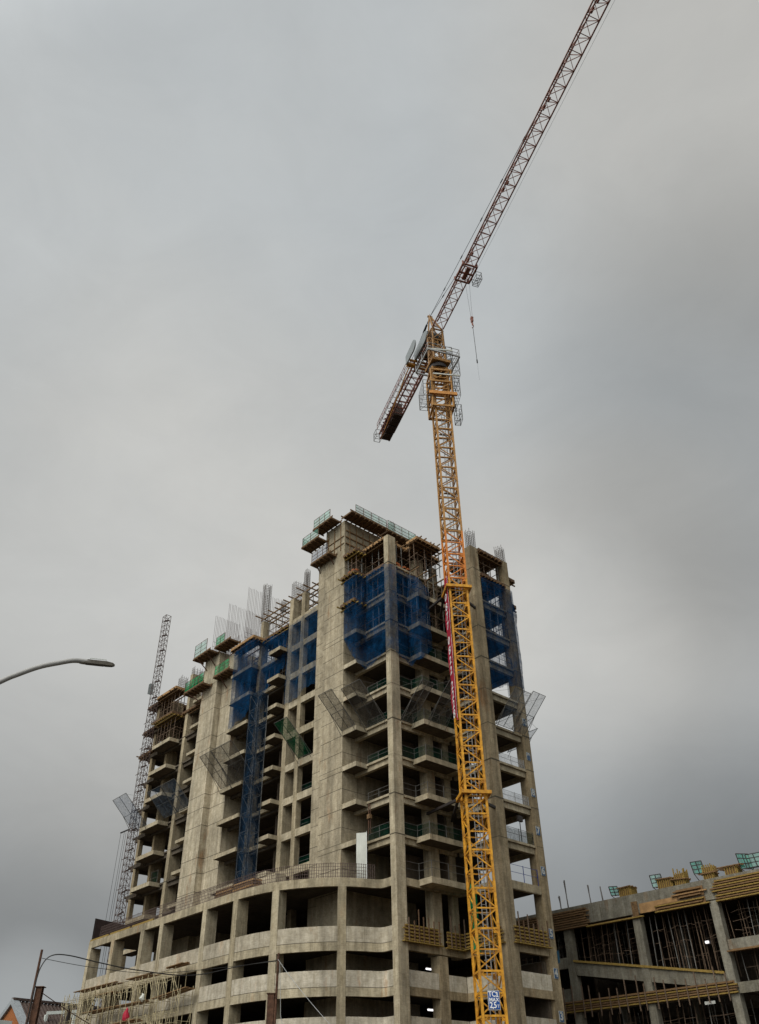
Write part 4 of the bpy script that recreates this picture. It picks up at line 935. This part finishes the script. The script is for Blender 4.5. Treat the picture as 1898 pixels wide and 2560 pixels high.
scaffold('yellow frame scaffold at the outer end of the podium', fr(36.6, 27.3, 10), 6.2, lambda u: 13.5, planks=[(34.9, 26.9, 13.6, 13.5, 'brown'), (30.5, 27.2, 12.85, 12.8, 'brown'), (32, 26.5, 11.65, 11.6, 'brown')], seed=4)
scaffold('yellow frame scaffold beside the middle podium columns, rusty top boards', fr(26.4, 21.0, 6), 6.2, lambda u: 13.35, planks=[(25.0, 20.8, 13.45, 13.4, 'brown'), (26.3, 21.2, 11.6, 11.5, 'brown')], seed=5)
scaffold('shorter frame scaffold closest to the podium bend', fr(20.2, 15.6, 5), 6.2, lambda u: 13.4 if u > 16 else 12.0, planks=[(18.6, 15.9, 13.55, 13.6, 'brown'), (20, 14.8, 11.5, 11.75, 'brown')], seed=6)
scaffold('low frame scaffold in front, reaching only the second opening row', fr(23.4, 15.4, 7), 5.0, lambda u: 10.2, v0=-8.3, v1=-9.4, planks=[(23.6, 19.8, 10.0, 10.0, 'brown'), (22.8, 17, 8.9, 8.9, 'brown')], seed=7)
S = thing('ladder', 'rusty ladder leaning on the outer end scaffold', 'ladder', P(32.5, -8.8, 8))
b = MB(); A, C = P(32.2, -8.6, 7.0), P(30.2, -8.0, 12.6); wv = (P(-.28, -.25)-P(0, 0))
for s in (-1, 1): b.bar(A+wv*s, C+wv*s, .06)
b.build('rail', 'scaf', S)
b = MB()
for i in range(16): p = A.lerp(C, (i+.5)/16); b.bar(p-wv, p+wv, .06)
b.build('rung', 'rust', S)
b = MB(); base = P(22.0, -9.0, 10.1); pr = [.26, .30, .26, .17, .09, .02]; zs = [0, .2, .42, .62, .8, .95]
b.tube([base+Vector((.03*math.sin(i*2), 0, zs[i])) for i in range(6)], pr, 9); tag(b.build('red_bundle', 'red', None), 'bright red cloth bundle on the low scaffold platform', 'bundle')
b = MB(); b.tube([P(21.2, -8.2, 11.4+.12*i)+Vector((.06*math.sin(i*2.2), 0, 0)) for i in range(6)], [.06, .16, .22, .18, .12, .03], 8); tag(b.build('white_shape', 'white', None), 'white sack slung on the scaffold beside the middle podium columns', 'shape')  # plain stand-in for an unclear white shape on the scaffold
# ------------------------------------------------------------------ second building
B2 = thing('parking_structure', 'lower concrete frame building under construction with ramps and yellow formwork', 'building', Q(-1, 0, 0))
def qbox(b, *a): b.box(*a, F=Q)
def qz(z): return 1.6+(z-1.6)*85/70
RT, RBm = 19.63, 17.75
for i, u in enumerate((14.6, 7.0, -.35, -7.75, -15.2)):
    b = MB(); qbox(b, u-.36, u+.36, -.03, .72, 0, 17.9); b.build('column', 'rbc', B2)
    b = MB(); qbox(b, u-.3, u+.3, 8, 8.7, 0, 17.9); b.build('column', 'rbc', B2)
b = MB(); qbox(b, -16, 16, .02, .4, RBm+.25, RT); b.build('edge_beam', 'rbc', B2)
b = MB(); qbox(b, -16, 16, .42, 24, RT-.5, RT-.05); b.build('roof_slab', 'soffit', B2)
b = MB(); qbox(b, -16, -8.15, .02, .4, 14.12, 14.86); b.build('edge_beam', 'rbc', B2)
b = MB(); qbox(b, -16, -8.15, .0, .42, 11.02, 11.78); b.build('edge_beam', 'rbc', B2)
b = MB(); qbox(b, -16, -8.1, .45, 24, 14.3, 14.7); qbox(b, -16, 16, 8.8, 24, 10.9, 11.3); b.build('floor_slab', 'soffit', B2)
b = MB(); qbox(b, 7.4, 16, .02, .4, 14.6, 15.5); qbox(b, 7.4, 16, .05, .4, 11.2, 12.0); qbox(b, 7.36, 16, .3, .5, 11.9, 13.0); b.build('edge_beam', 'rbc', B2)
for q in ((-16, 16, 13.5, 13.8), (7.6, 7.9, 5, 13.4), (15.2, 15.6, 1, 13.4), (-15.8, -15.5, 5, 13.4)): boxpart('inner_wall', 'dim', B2, *q, 0, RT-.52, F=Q)
def qramp(zA, zB, h, name='ramp', mat='rbc', off=0, uA=6.6, uB=-7.4, v0=.05, v1=.4):
    b = MB(); b.hexa([Q(u, v, z) for u, v, z in ((uA, v0, zA-h), (uA, v1, zA-h), (uB, v1, zB-h), (uB, v0, zB-h), (uA, v0, zA), (uA, v1, zA), (uB, v1, zB), (uB, v0, zB))]); b.build(name, mat, B2)
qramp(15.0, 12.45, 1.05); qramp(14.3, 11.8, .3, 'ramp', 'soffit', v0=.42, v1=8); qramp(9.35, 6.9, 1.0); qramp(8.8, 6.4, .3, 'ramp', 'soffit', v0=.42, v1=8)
b = MB(); b.hexa([Q(u, v, z) for u, v, z in ((6.7, -.1, 15.02), (6.7, .3, 15.02), (-7.3, .3, 12.47), (-7.3, -.1, 12.47), (6.7, -.1, 15.2), (6.7, .3, 15.2), (-7.3, .3, 12.66), (-7.3, -.1, 12.66))]); b.build('ramp_formwork', 'ytimb', B2)
b = MB(); qbox(b, -7.4, 8.0, .08, .4, 11.0, 11.75); b.build('edge_beam', 'rbc', B2)
def stackform(label, u0, u1, z0, n, seed, dz=.19, mats=('ytimb', 'brown'), v=-.02, posts=0):
    rnd = random.Random(seed); f = thing('beam_formwork', label, 'formwork', Q((u0+u1)/2, v, z0), 'timber formwork along the second building')
    b = MB(); qbox(b, u0+.05, u1-.05, v-.05, v, z0-.02, z0+n*dz); b.build('panel', 'brown', f)
    for k in range(n):
        b = MB(); qbox(b, u0+rnd.uniform(-.4, .3), u1+rnd.uniform(-.3, .4), v-.20-rnd.uniform(0, .08), v-.055, z0+k*dz+.02, z0+k*dz+.12); b.build('waler', mats[k % len(mats)], f)
    for i in range(posts):
        u = lerp(u0+.4, u1-.4, i/max(1, posts-1))+rnd.uniform(-.15, .15); b = MB(); qbox(b, u, u+.08, v-.36, v-.28, z0-.5, z0+n*dz+rnd.uniform(.3, 1.3)); b.build('soldier', 'propd', f)
stackform('long timber form at the roof edge, full of stacked yellow boards', -16, -8.2, 17.7, 9, 11)
stackform('dense brown timber form at the roof corner next to the tower', 4.6, 14, 17.75, 8, 12, .2, ('brown', 'timber', 'brown'))
stackform('thin yellow timber ledge under the bare roof beam', -1, 4.5, 17.62, 1, 13)
stackform('stepped yellow timber form between the middle roof columns', -7.2, -2.6, 17.72, 3, 14, .22)
stackform('brown board form above the middle roof columns', -7.2, -4.6, 18.5, 3, 15, .24, ('brown', 'plyo'))
b = MB(); qbox(b, -4.6, -.9, -.05, -.005, 17.95, 18.75); tag(b.build('plywood_sheet', 'plyo', None), 'clean orange plywood panel on the roof beam', 'plywood')
b = MB(); qbox(b, -.75, -.15, -.09, -.035, 17.8, 19.0); tag(b.build('timber_post_form', 'timber', None), 'narrow upright timber form beside the orange plywood panel', 'formwork')
stackform('long timber form across the lower floor, bristling with posts', -8.0, 8.4, 11.05, 5, 16, .18, ('ytimb', 'brown', 'timber'), posts=18)
stackform('rusty timber edge under the short upper floor beam', -15.5, -8.3, 13.92, 1, 17, .2, ('brown',))
def q_props(label, u0, u1, n, z0, z1, seed, hz=(.25, .5, .75), v=(1.0, 2.3, 4.0), F2=None):
    rnd = random.Random(seed); f = thing('falsework', label, 'falsework', Q(u0, v[0], z1(u0) if callable(z1) else z1), 'shoring inside the second building')
    for vv in v:
        for i in range(n):
            u = lerp(u0, u1, i/(n-1))+rnd.uniform(-.2, .2); b = MB(); b.bar(Q(u, vv, z0(u)), Q(u+rnd.uniform(-.16, .16), vv, z1(u)), .05); b.build('prop', 'propd' if rnd.random() > .35 else 'prop', f)
    b = MB()
    for vv in v:
        for h in hz:
            for i in range(n-1):
                if rnd.random() > .3:
                    a, c = lerp(u0, u1, i/(n-1)), lerp(u0, u1, (i+1)/(n-1)); za = lerp(z0((u0+u1)/2), z1((u0+u1)/2), h); b.bar(Q(a, vv, za+rnd.uniform(-.12, .12)), Q(c, vv, za+rnd.uniform(-.12, .12)), .034)
    b.build('tie_bar', 'propd', f)
rz = lambda u: lerp(15.2, 12.6, (6.6-u)/14.0)
q_props('steel props under the roof in the bay next to the tower', 6.2, .6, 9, rz, lambda u: 17.8, 21)
q_props('steel props under the roof in the middle bay with the work lamp', -1.2, -7.0, 11, rz, lambda u: 17.8, 22)
q_props('steel props under the roof in the outer bay', -8.6, -15.5, 10, lambda u: 14.86, lambda u: 17.8, 23)
q_props('steel props in the outer bay one floor down', -8.8, -13, 5, lambda u: 11.8, lambda u: 14.1, 24, (.5,))
q_props('steel props under the long lower form', 5.5, -7.0, 12, lambda u: lerp(9.4, 7, (6.6-u)/14), lambda u: 11.0, 25, (.6,))
q_props('props in the narrow bay behind the far corner column', 13.5, 7.8, 8, lambda u: 15.5, lambda u: 17.8, 26)
S = thing('work_lamp', 'glaring white work lamp among the props of the middle bay', 'lamp', Q(-5.6, 2.0, 15.2))
b = MB(); b.tube([Q(-5.4, 1.9, 15.25), Q(-5.68, 1.9, 15.25)], .11, 10); b.build('bulb', 'bulb', S)
b = MB(); b.bar(Q(-5.55, 2.1, 15.4), Q(-5.55, 2.1, 16.2), .03); b.box(-5.8, -5.25, 2.05, 2.15, 15.1, 15.42, F=Q); b.build('housing', 'dark', S)
def boxform(label, u, w, h, lip=.35, tall=0):
    f = thing('column_formwork', label, 'formwork', Q(u, 1.0, RT), 'column boxes on the roof of the second building')
    b = MB(); qbox(b, u-w/2, u+w/2, .5, .5+w, RT-.04, RT+h)
    b.build('box_panel', 'brown', f)
    b = MB(); n = max(5, int(w/.17))
    for i in range(n): x = lerp(u-w/2, u+w/2-.08, i/(n-1)); qbox(b, x, x+.08, .40, .495, RT-.02, RT+h+(random.uniform(0, tall) if tall else random.uniform(0, .08)))
    for i in range(n): x = .5+lerp(0, w-.08, i/(n-1)); qbox(b, u-w/2-.1, u-w/2-.005, x, x+.08, RT-.02, RT+h+(random.uniform(0, tall) if tall else 0))
    b.build('batten', 'ytimb', f)
    b = MB(); zz = RT+h*(.97 if not tall else .55)
    for k in range(6): b.bar(Q(u-w/2-lip*random.uniform(.5, 1.2), .35+k*w*.22, zz+random.uniform(-.05, .1)), Q(u+w/2+lip*random.uniform(.5, 1.2), .35+k*w*.22, zz+random.uniform(-.05, .1)), .12, .07)
    b.build('platform_plank', 'brown', f)
boxform('squat column box beside the bare rods on the roof', .55, 1.1, .85, .3)
boxform('wide column box with a rusty platform, next to the tall battens', -3.5, 1.3, .85, .3)
boxform('column box with ragged battens rising high above its platform', -4.95, .85, 1.0, .35, .6)
boxform('tallest plain column box, between the two green frames', -7.65, .85, 1.05, .35, .25)
boxform('low column box with spreading planks, near the paired green frames', -9.7, 1.0, .75, .7)
def gframe(label, u, w, z0, h, rot, v=.45, mat='nteal'):
    f = thing('screen_frame', label, 'screen', Q(u, v, RT), 'green framed screens on the roof of the second building')
    d = Vector((math.cos(rot), math.sin(rot))); a = Q(u, v, z0); c = Q(u-d.x*w, v+d.y*w, z0); o = Vector((0, 0, h))+(Q(.15, 0)-Q(0, 0))
    b = MB()
    for t in (0, .5, 1): b.bar(a.lerp(c, t), a.lerp(c, t)+o, .06)
    for t in (0, .36, .7, 1): b.bar(a+o*t, c+o*t, .05)
    b.bar(Q(u-.3, v+.2, RT), a, .06); b.bar(Q(u-.8, v+.3, RT), c, .06); b.bar(Q(u-.2, v+.2, z0), Q(u-w-.4, v+.2, z0-.05), .07); b.build('frame', 'dark', f)
    b = MB(); g = [[a.lerp(c, i/3)+o*(k/3)+Vector((0, .012, 0)) for i in range(4)] for k in range(4)]; b.grid(g); b.build('netting', mat, f)
M['nteal2'] = net('teal_netting', (.10, .42, .32), .72, .5)
gframe('small green framed screen next to the squat column box', 1.95, .75, RT+.35, .8, .6, mat='nteal2')
gframe('half bare green framed screen beside the wide column box', -2.35, 1.0, RT+.3, 1.05, .2)
gframe('green framed screen standing beside the tallest column box', -6.45, .95, RT+.7, 1.0, .2, mat='nteal2')
gframe('large deep green framed screen, first of the pair', -10.65, 1.1, RT+.35, 1.25, .9, mat='nteal2')
gframe('square pale framed screen, second of the pair', -11.4, 1.3, RT+.3, 1.05, .1)
for i, (u, h, l) in enumerate(((7.9, 1.45, 'shortest pale steel rod bundle, next to the far corner column'), (7.05, 2.75, 'tallest steel rod bundle on the roof corner'), (4.5, 1.9, 'steel rod bundle in the middle of the roof corner'), (3.2, 1.5, 'steel rod bundle closest to the squat column box'))):
    b = MB(); 
    for k in range(5): b.bar(Q(u+random.uniform(-.07, .07), 1.0+random.uniform(-.07, .07), RT-.04), Q(u+.12+random.uniform(-.07, .07), 1.0+random.uniform(-.07, .07), RT+h*random.uniform(.93, 1)), .045)
    tag(b.build('rebar_bundle', 'rebarl', None), l, 'rebar', 'rod bundles on the roof of the second building')
S = thing('wall_notice', 'small pale notice hanging under the long lower form', 'notice', Q(-5.2, -.05, 10.6)); b = MB(); qbox(b, -6.0, -5.1, -.1, -.07, 10.5, 10.72); b.build('sheet', 'fplate', S)
# ------------------------------------------------------------------ street lamp
S = thing('street_lamp', 'grey street lamp on a curved arm reaching in over the street', 'street lamp', Vector((-6.9, 10.3, 0)))
pts = [Vector((-6.9, 10.35, .14)), Vector((-6.9, 10.35, 3.0)), Vector((-6.9, 10.35, 5.0)), Vector((-6.55, 10.42, 5.75)), Vector((-6.0, 10.56, 6.38)), Vector((-5.37, 10.73, 6.90)), Vector((-5.18, 10.82, 7.06)), Vector((-4.96, 10.93, 7.225)), Vector((-4.74, 11.04, 7.34)), Vector((-4.56, 11.12, 7.415)), Vector((-4.40, 11.2, 7.435)), Vector((-4.34, 11.23, 7.435))]
sm = cat([tuple(p) for p in pts], 1) if False else pts
def cat3(p, n=5):
    out = []
    for i in range(len(p)-1):
        a, b_, c, d = p[max(i-1, 0)], p[i], p[i+1], p[min(i+2, len(p)-1)]
        for k in range(n):
            t = k/n; out.append(.5*(2*b_+(c-a)*t+(2*a-5*b_+4*c-d)*t*t+(3*b_-a-3*c+d)*t**3))
    return out+[p[-1]]
b = MB(); b.tube(cat3(pts), .036, 12); b.build('arm', 'pipe', S, smooth=True)
hd_ = Vector((.36, .17, .03)).normalized(); hs_ = Vector((-hd_.y, hd_.x, 0)).normalized(); hp = Vector((-4.40, 11.2, 7.45))
def H(a, s, z): return hp+hd_*a+hs_*s+Vector((0, 0, z))
b = MB(); prof = [(-.03, .026, -.046, -.012), (.02, .034, -.048, .012), (.28, .036, -.048, .012), (.30, .036, -.050, .010), (.38, .032, -.047, -.002), (.415, .018, -.038, -.022)]
n0 = 0
for a, w, z0, z1 in prof: b.v += [tuple(H(a-(.06 if a < .04 else 0)*(1 if z == z0 else 0), s*w, z)) for s, z in ((-1, z0), (1, z0), (1, z1), (-1, z1))]
for i in range(len(prof)-1):
    for j in range(4): b.f.append((4*i+j, 4*i+(j+1) % 4, 4*i+4+(j+1) % 4, 4*i+4+j)); b.mi.append(0)
b.f += [(3, 2, 1, 0), tuple(4*(len(prof)-1)+j for j in range(4))]; b.mi += [0, 0]
LH = b.build('lamp_housing', 'lampm', S)
b = MB(); b.bar(H(.05, 0, .012), H(.05, 0, .048), .008); b.bar(H(.28, 0, .012), H(.28, 0, .048), .008); b.bar(H(.046, 0, .048), H(.284, 0, .048), .008); b.build('lifting_handle', 'wfr', LH)
b = MB(); b.box(.0, .26, -.026, .026, -.056, -.0485, F=H); b.build('lens', 'lampm', LH)
# ------------------------------------------------------------------ posts and wires
def ibeam_post(label, x, y, top, w=.19):
    S = thing('steel_post', label, 'post', Vector((x, y, 0)), 'rusty posts carrying the site cable')
    F = lambda u, v, z: Vector((x+u, y+v, z))
    b = MB(); b.box(-w/2, w/2, -w/2, -w/2+.03, 0, top, F=F); b.box(-w/2, w/2, w/2-.03, w/2, 0, top, F=F); b.box(-.015, .015, -w/2+.03, w/2-.03, 0, top, F=F); b.build('beam', 'rust', S)
    b = MB(); b.box(-w/2-.05, w/2+.05, -w/2-.04, w/2+.04, top+.002, top+.025, F=F); b.build('cap_plate', 'rust', S)
ibeam_post('short thick rusty post standing by the brick house', -11.69, 31.9, 6.1, .21); ibeam_post('short thick rusty post in front of the curved podium', -4.86, 39.7, 6.8, .28)
def pipe_post(label, x, y, top, r, mat='rust'):
    b = MB(); b.tube([Vector((x, y, 0)), Vector((x, y, top*.6)), Vector((x+.02, y, top))], [r, r, r*.9], 9); tag(b.build('pipe_post', mat, None), label, 'post', 'thin pipes strapped to the rusty posts')
pipe_post('tall thin rusty pipe in front of the brick house', -11.85, 31.75, 7.22, .045); pipe_post('tall thin rusty pipe in front of the curved podium', -4.66, 39.6, 8.3, .055)
def wire(label, pts, r=.022, mat='wire', name='cable'):
    b = MB(); b.tube(cat3([Vector(p) for p in pts], 6), r, 6); tag(b.build(name, mat, None), label, 'cable')
wire('black cable sagging between the two thin pipes', [(-11.83, 31.7, 4.5), (-11.80, 31.7, 6.2), (-11.70, 31.72, 6.78), (-11.45, 31.8, 7.05), (-11.0, 32.2, 7.10), (-10.2, 33.2, 7.02), (-9.2, 34.4, 6.96), (-7.6, 36.4, 7.05), (-6.0, 38.2, 7.62), (-4.70, 39.55, 8.02)], .019)
wire('thin cord running along under the sagging black cable', [(-11.76, 31.7, 6.95), (-10.3, 33.1, 6.85), (-8.4, 35.4, 7.0), (-4.72, 39.5, 7.98)], .009)
wire('pale cord slanting down from the pipe across the curved podium', [(-4.64, 39.5, 8.05), (-3.9, 38.6, 7.15), (-2.6, 37.2, 5.75), (-1.2, 35.6, 4.4)], .009, 'grey')
wire('loose pale cord hanging beside the pipe before the podium', [(-4.56, 39.5, 7.9), (-4.50, 39.45, 7.2), (-4.42, 39.4, 6.2), (-4.38, 39.35, 5.9), (-4.1, 39.3, 5.1), (-3.9, 39.25, 4.6)], .010, 'grey')
wire('rusty stay from the thick post down toward the brick house roof', [(-11.6, 31.85, 5.95), (-10.9, 33, 5.5), (-10.0, 34.5, 5.0)], .014, 'rust')
# ------------------------------------------------------------------ brick house at the far end
hU = Vector((.64, .77, 0)).normalized()                      # along the ridge, away from the gable
hV = Vector((.77, -.64, 0)).normalized()                     # toward the street
h0 = Vector((-40.78, 104.31, 0))
def Hs(a, s, z): return h0+hU*a+hV*s+Vector((0, 0, z))
S = thing('brick_house', 'house with an orange brick gable and dark corrugated roof beyond the rusty post', 'house', h0)
b = MB(); n = 0
b.v += [tuple(Hs(0, s, z)) for s, z in ((-4.5, 0), (4.5, 0), (4.5, 11.2), (0, 14.9), (-4.5, 11.2))]+[tuple(Hs(.35, s, z)) for s, z in ((-4.5, 0), (4.5, 0), (4.5, 11.2), (0, 14.9), (-4.5, 11.2))]
b.f += [(0, 1, 2, 3, 4), (9, 8, 7, 6, 5)]+[(i, (i+1) % 5, 5+(i+1) % 5, 5+i) for i in range(5)]; b.mi = [0]*len(b.f); b.build('gable_wall', 'brick', S)
b = MB(); b.box(.36, 16, -4.3, 4.3, 0, 11.6, F=Hs); b.build('wall', 'hwall', S)
b = MB()
for s in (-1, 1):
    for i in range(34):
        a = .5+i*.46; b.hexa([Hs(x, y, z) for z0 in (0,) for x, y, z in ((a, s*.05, 14.98), (a+.25, s*.05, 14.98), (a+.25, s*5.3, 10.75), (a, s*5.3, 10.75), (a, s*.05, 15.16), (a+.25, s*.05, 15.16), (a+.25, s*5.3, 10.93), (a, s*5.3, 10.93))])
    b.hexa([Hs(x, y, z) for x, y, z in ((.4, s*.0, 14.92), (16.2, s*.0, 14.92), (16.2, s*5.3, 10.70), (.4, s*5.3, 10.70), (.4, s*.0, 15.0), (16.2, s*.0, 15.0), (16.2, s*5.3, 10.78), (.4, s*5.3, 10.78))])
RF = b.build('roof', 'roof', S)
b = MB(); b.bar(Hs(-.2, 0, 15.28), Hs(16.2, 0, 15.28), .5, .22); b.build('ridge_cap', 'roof', RF)
b = MB()
for s in (-1, 1): b.hexa([Hs(x, y, z) for x, y, z in ((-.3, 0, 14.75), (.5, 0, 14.75), (.5, s*5.4, 10.4), (-.3, s*5.4, 10.4), (-.3, 0, 15.3), (.5, 0, 15.3), (.5, s*5.4, 10.95), (-.3, s*5.4, 10.95))])
b.build('barge_board', 'facia', RF)
b = MB()
for p, q in (((-37.2, 105.0, 13.95), (-34.2, 106.6, 14.25)), ((-37.2, 105.0, 8), (-37.2, 105.0, 13.8)), ((-34.6, 106.4, 8), (-34.6, 106.4, 14.0)), ((-36.9, 107.5, 13.9), (-34.0, 109.0, 14.1))): b.bar(p, q, .28, .3)
b.build('canopy_frame', 'wfr', S)
b = MB(); b.box(-12, -3.7, -3, 3.2, 0, 12.6, F=Hs); S2 = thing('neighbour_house', 'low pale house at the picture edge next to the brick gable', 'house', Hs(-5, 0, 0)); b.build('wall', 'hwall', S2)
b = MB()
for s in (-1, 1): b.hexa([Hs(x, y, z) for x, y, z in ((-13, 0, 14.0), (-3.5, 0, 14.0), (-3.5, s*4.2, 12.4), (-13, s*4.2, 12.4), (-13, 0, 14.2), (-3.5, 0, 14.2), (-3.5, s*4.2, 12.6), (-13, s*4.2, 12.6))])
b.build('roof', 'roof', S2)
b = MB(); b.box(-9, -1.9, 3.8, 4.0, 12.35, 12.75, F=Hs); b.box(-2.2, -1.9, 3.801, 4.001, 8, 12.35, F=Hs); b.build('white_frame', 'wfr', S2)
S = thing('dark_post', 'dark upright panel at the outer corner of the podium', 'post', P(37.2, -7.2, 0)); b = MB(); b.box(36.6, 37.4, -7.4, -7.1, 0, 12.9); b.build('panel', 'dark', S)
# ------------------------------------------------------------------ camera
f_, p_, r_ = 2094.067, .650576433, -.019058631
fw = Vector((0, math.cos(p_), math.sin(p_))); rt = Vector((1, 0, 0)); up = rt.cross(fw)
rt2 = rt*math.cos(r_)+up*math.sin(r_); up2 = -rt*math.sin(r_)+up*math.cos(r_)
cam = bpy.data.cameras.new('camera'); co = bpy.data.objects.new('camera', cam); col.objects.link(co)
mw = Matrix.Identity(4)
for i in range(3): mw[i][0] = rt2[i]; mw[i][1] = up2[i]; mw[i][2] = -fw[i]
mw[2][3] = 1.6; co.matrix_world = mw
cam.sensor_fit = 'VERTICAL'; cam.sensor_height = 24; cam.lens = 24*f_/2560; cam.clip_start = .1; cam.clip_end = 3000
scene.camera = co
def pix(x, y): return (rt2*((x-949)/f_)-up2*((y-1280)/f_)+fw).normalized()
# ------------------------------------------------------------------ sky and sun
SH, SE = 214, 46
w = bpy.data.worlds.new('World'); scene.world = w; w.use_nodes = True; nt = w.node_tree
for n in list(nt.nodes): nt.nodes.remove(n)
out = N(nt, 'ShaderNodeOutputWorld'); bg = N(nt, 'ShaderNodeBackground'); Lk(nt, bg, 0, out, 0)
sky = N(nt, 'ShaderNodeTexSky', sky_type='NISHITA', sun_disc=False, sun_elevation=R(SE), sun_rotation=R(SH))
tc = N(nt, 'ShaderNodeTexCoord'); nrm = N(nt, 'ShaderNodeVectorMath', operation='NORMALIZE'); Lk(nt, tc, 'Generated', nrm, 0)
def cloud_noise(scale, xyz, detail=6, rough=.55, dist=.4):
    mp = N(nt, 'ShaderNodeMapping'); mp.inputs['Scale'].default_value = xyz; Lk(nt, nrm, 0, mp, 0)
    n = N(nt, 'ShaderNodeTexNoise'); n.inputs['Scale'].default_value = scale; n.inputs['Detail'].default_value = detail; n.inputs['Roughness'].default_value = rough; n.inputs['Distortion'].default_value = dist
    Lk(nt, mp, 0, n, 'Vector'); return n
def mth(op, a, b_=None, clamp=False):
    m = N(nt, 'ShaderNodeMath', operation=op, use_clamp=clamp)
    for i, x in enumerate((a, b_)):
        if x is None: continue
        if isinstance(x, (int, float)): m.inputs[i].default_value = x
        else: nt.links.new(x, m.inputs[i])
    return m.outputs[0]
def blob(d, r0, r1):                                          # soft patch of the cloud cover round direction d
    v = N(nt, 'ShaderNodeVectorMath', operation='DOT_PRODUCT'); Lk(nt, nrm, 0, v, 0); v.inputs[1].default_value = tuple(d)
    m = N(nt, 'ShaderNodeMapRange', interpolation_type='SMOOTHSTEP'); nt.links.new(v.outputs['Value'], m.inputs['Value'])
    m.inputs['From Min'].default_value = math.cos(R(r1)); m.inputs['From Max'].default_value = math.cos(R(r0)); return m.outputs['Result']
SKY = [  # (direction, full radius, outer radius, weight)
    (pix(1900, 1050), 3, 19, -.30), (pix(1850, 1750), 1, 14, -.10), (pix(1900, 2150), 0, 11, -.16), (pix(480, 1450), 0, 14, .08), (pix(1430, 1600), 0, 9, .12),
    (pix(1440, 2200), 0, 6, -.02), (pix(60, 2540), 0, 5, .22), (pix(60, 2320), 0, 6, -.05), (pix(1000, 600), 5, 30, .03), (pix(1898, 300), 2, 18, -.05), (pix(100, 900), 2, 22, .02)]
sep = N(nt, 'ShaderNodeSeparateXYZ'); Lk(nt, nrm, 0, sep, 0)
hz = N(nt, 'ShaderNodeMapRange', interpolation_type='SMOOTHSTEP'); nt.links.new(sep.outputs[2], hz.inputs['Value'])
hz.inputs['From Min'].default_value = math.sin(R(8)); hz.inputs['From Max'].default_value = math.sin(R(27)); hz.inputs['To Min'].default_value = .52; hz.inputs['To Max'].default_value = 1.0
lum = hz.outputs['Result']
for d, a, c, k in SKY: lum = mth('ADD', lum, mth('MULTIPLY', blob(d, a, c), k))
back = Vector((math.sin(R(SH))*math.cos(R(SE)), math.cos(R(SH))*math.cos(R(SE)), math.sin(R(SE))))
lum = mth('ADD', lum, mth('MULTIPLY', blob(back, 12, 60), 3.1))
c1 = cloud_noise(1.7, (1, 1, 1.6)); c2 = cloud_noise(5.5, (1, 1, 1.8), 8, .6, .8)
lum = mth('MULTIPLY', lum, mth('ADD', .90, mth('MULTIPLY', c1.outputs[0], .20)))
lum = mth('MULTIPLY', lum, mth('ADD', .915, mth('MULTIPLY', c2.outputs[0], .18)))
c3 = cloud_noise(15, (1, 1, 1.7), 8, .62, 1.0)
lum = mth('MULTIPLY', lum, mth('ADD', .975, mth('MULTIPLY', c3.outputs[0], .05)))
lum = mth('MULTIPLY', lum, 1.035)
warm = N(nt, 'ShaderNodeMix', data_type='RGBA'); warm.inputs[6].default_value = (.475, .500, .508, 1); warm.inputs[7].default_value = (.525, .515, .483, 1)
wf = mth('ADD', mth('MULTIPLY', blob(pix(500, 1500), 2, 26), .55), mth('MULTIPLY', blob(pix(1500, 1500), 2, 14), .6), True); wf = mth('ADD', wf, mth('MULTIPLY', blob(pix(1850, 100), 2, 20), .7), True)
wf = mth('ADD', wf, mth('MULTIPLY', mth('SUBTRACT', c1.outputs[0], .40), .8), True); nt.links.new(wf, warm.inputs[0])
cl = N(nt, 'ShaderNodeMix', data_type='RGBA', blend_type='MULTIPLY'); cl.inputs[0].default_value = 1; nt.links.new(warm.outputs[2], cl.inputs[6])
cmb = N(nt, 'ShaderNodeCombineColor'); [nt.links.new(lum, cmb.inputs[i]) for i in range(3)]; nt.links.new(cmb.outputs[0], cl.inputs[7])
sk = N(nt, 'ShaderNodeMix', data_type='RGBA', blend_type='MULTIPLY'); sk.inputs[0].default_value = 1; Lk(nt, sky, 0, sk, 6); sk.inputs[7].default_value = (.06, .06, .06, 1)
fin = N(nt, 'ShaderNodeMix', data_type='RGBA'); fin.inputs[0].default_value = .94; nt.links.new(sk.outputs[2], fin.inputs[6]); nt.links.new(cl.outputs[2], fin.inputs[7])
nt.links.new(fin.outputs[2], bg.inputs[0]); bg.inputs[1].default_value = 1.0
ld = bpy.data.lights.new('sun', 'SUN'); ld.energy = 1.45; ld.angle = R(30); ld.color = (1, .95, .86)
lo = bpy.data.objects.new('sun', ld); col.objects.link(lo); lo.rotation_euler = (-back).to_track_quat('-Z', 'Y').to_euler()
vs = scene.view_settings; vs.view_transform = 'Standard'; vs.look = 'None'; vs.exposure = 0; vs.gamma = 1; vs.use_curve_mapping = False
scene.cycles.transparent_max_bounces = 20; scene.cycles.max_bounces = 6; scene.cycles.diffuse_bounces = 3
